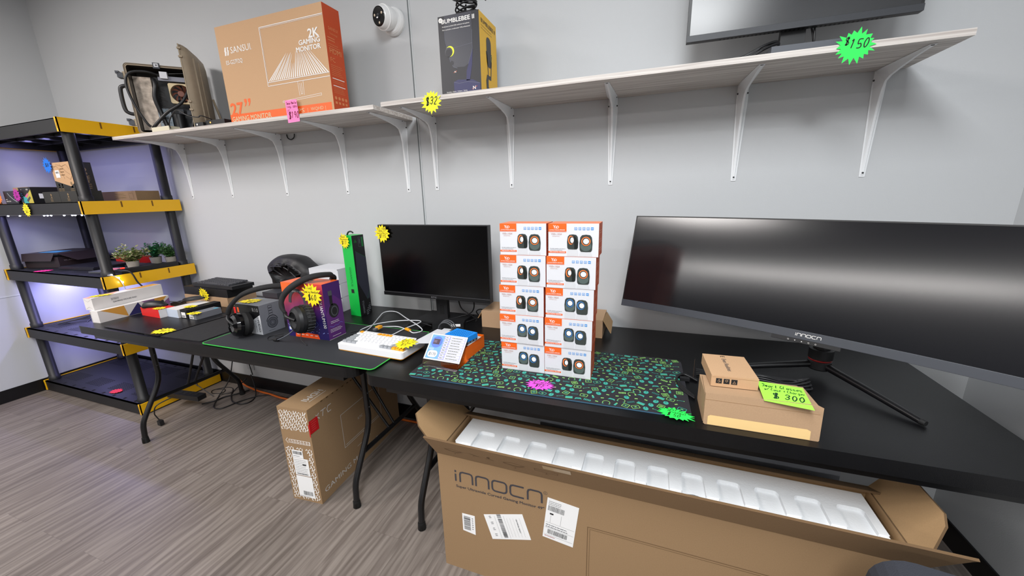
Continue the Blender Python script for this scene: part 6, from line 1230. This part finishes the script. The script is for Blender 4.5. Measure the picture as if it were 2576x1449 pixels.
def plant(label, x, y, z, R, H, cols, seed, leaf=.010):
    t = thing('potted_plant', label, 'plant', (x, y, z), group='potted plants on the third rack tier'); rr = random.Random(seed)
    b = MB(); b.lathe([(.024, 0), (.027, .004), (.034, .055), (.035, .057), (.031, .057), (.030, .050), (.001, .050)], Matrix.Identity(4), mat('pot_cream', 'b4aca0', .7), 24); b.build('pot', t)
    b = MB(); b.lathe([(.0298, .050), (.02, .052), (.001, .052)], Matrix.Identity(4), mat('moss', '2a2c1c', .9), 16); b.build('soil', t)
    st = MB(); lf = MB(); ms = [mat('leaf_' + c, c, .5) for c in cols]
    for k in range(44):
        a = rr.uniform(0, 6.283); rad = R * math.sqrt(rr.uniform(.02, 1)); hh = .06 + (H - .06) * rr.uniform(.35, 1) * (1 - .45 * (rad / R) ** 2)
        tip = Vector((rad * math.cos(a), rad * math.sin(a), hh)); mid = Vector((tip.x * .45, tip.y * .45, .05 + (hh - .05) * .55)); pts = smooth_path([(tip.x * .15, tip.y * .15, .048), mid, tip], 4)
        st.tube(pts, .0009, ms[0], 4)
        for j in range(16):
            p_ = pts[min(len(pts) - 1, 2 + (j * (len(pts) - 2)) // 16)]; d_ = Vector((rr.uniform(-1, 1), rr.uniform(-1, 1), rr.uniform(-.2, .9))).normalized(); s_ = leaf * rr.uniform(.7, 1.25); sd = d_.cross(Z); sd = sd.normalized() if sd.length > .1 else X; n_ = sd.cross(d_)
            b0 = p_ + d_ * .001; lf.add([b0, b0 + d_ * s_ * .5 + sd * s_ * .38 + n_ * .001, b0 + d_ * s_ * 1.1 - n_ * s_ * .15, b0 + d_ * s_ * .5 - sd * s_ * .38 + n_ * .001], [[0, 1, 2], [0, 2, 3]], rr.choice(ms[1:]), False)
    st.build('stems', t); o = lf.build('leaves', t)
plant('potted plant with pale variegated leaves, nearest of the three on the rack', -2.850, -.270, Z3, .095, .165, ['5a6a38', 'b8b878', '8aa058', 'd0c898', '6c8840'], 51, .021)
plant('potted dark green plant, middle of the three on the rack', -2.905, -.110, Z3, .072, .175, ['2c4a24', '2c7a48', '3c8a50', '1e5c34', '4a9a5c'], 52, .017)
plant('potted mid green plant, rightmost of the three by the rack back post', -2.800, -.075, Z3, .058, .165, ['3a5a2c', '5a8a50', '6a9a58', '3c6a3c', '7aa868'], 53, .016)
# fourth tier
b = MB()
for k in range(5): b.tube(smooth_path([(-3.70, -.40 + k * .01, Z4 + .006), (-3.62, -.30 + k * .02, Z4 + .02 + k * .004), (-3.50, -.24 - k * .02, Z4 + .012), (-3.42, -.34 + k * .015, Z4 + .03), (-3.30, -.28, Z4 + .01 + k * .006), (-3.2, -.38 + k * .02, Z4 + .008)], 6), .004, M_BLK, 6)
tag(b.build('cable_tangle'), 'tangle of black cables on the fourth rack tier', 'cable')
b = MB(); b.lathe([(.001, 0), (.03, .002), (.034, .02), (.026, .038), (.001, .042)], Matrix.Translation((-3.60, -.16, Z4)), M_BLK, 18); tag(b.build('black_puck'), 'round black gadget at the back of the fourth rack tier', 'gadget')
b = MB(); b.box(0, 0, 0, .34, .22, .022, mat('laptop_dark', '1c1c22', .35)); b.box(.0, -.001, .006, .34, .0, .010, M_INKG); tag(b.build('tablet', bevel=.002, loc=(-3.06, -.44, Z4), rot=(0, 0, R_(2))), 'flat dark device at the front of the fourth rack tier under the table end', 'device')

b = MB(); b.box(0, 0, 0, .62, .85, 2.42, mat('dark_cabinet', '17130f', .5)); b.box(.621, .05, .1, .635, .42, 2.38, mat('dark_cabinet', '17130f', .5)); b.box(.621, .43, .1, .635, .80, 2.38, mat('dark_cabinet', '17130f', .5))  # unseen cabinet, added to darken one block of the curved screen's reflection
tag(b.build('added_tall_cabinet', loc=(XL + .01, YF + .01, 0)), 'added dark cabinet behind the camera for the dark block in the screen reflection', 'cabinet')
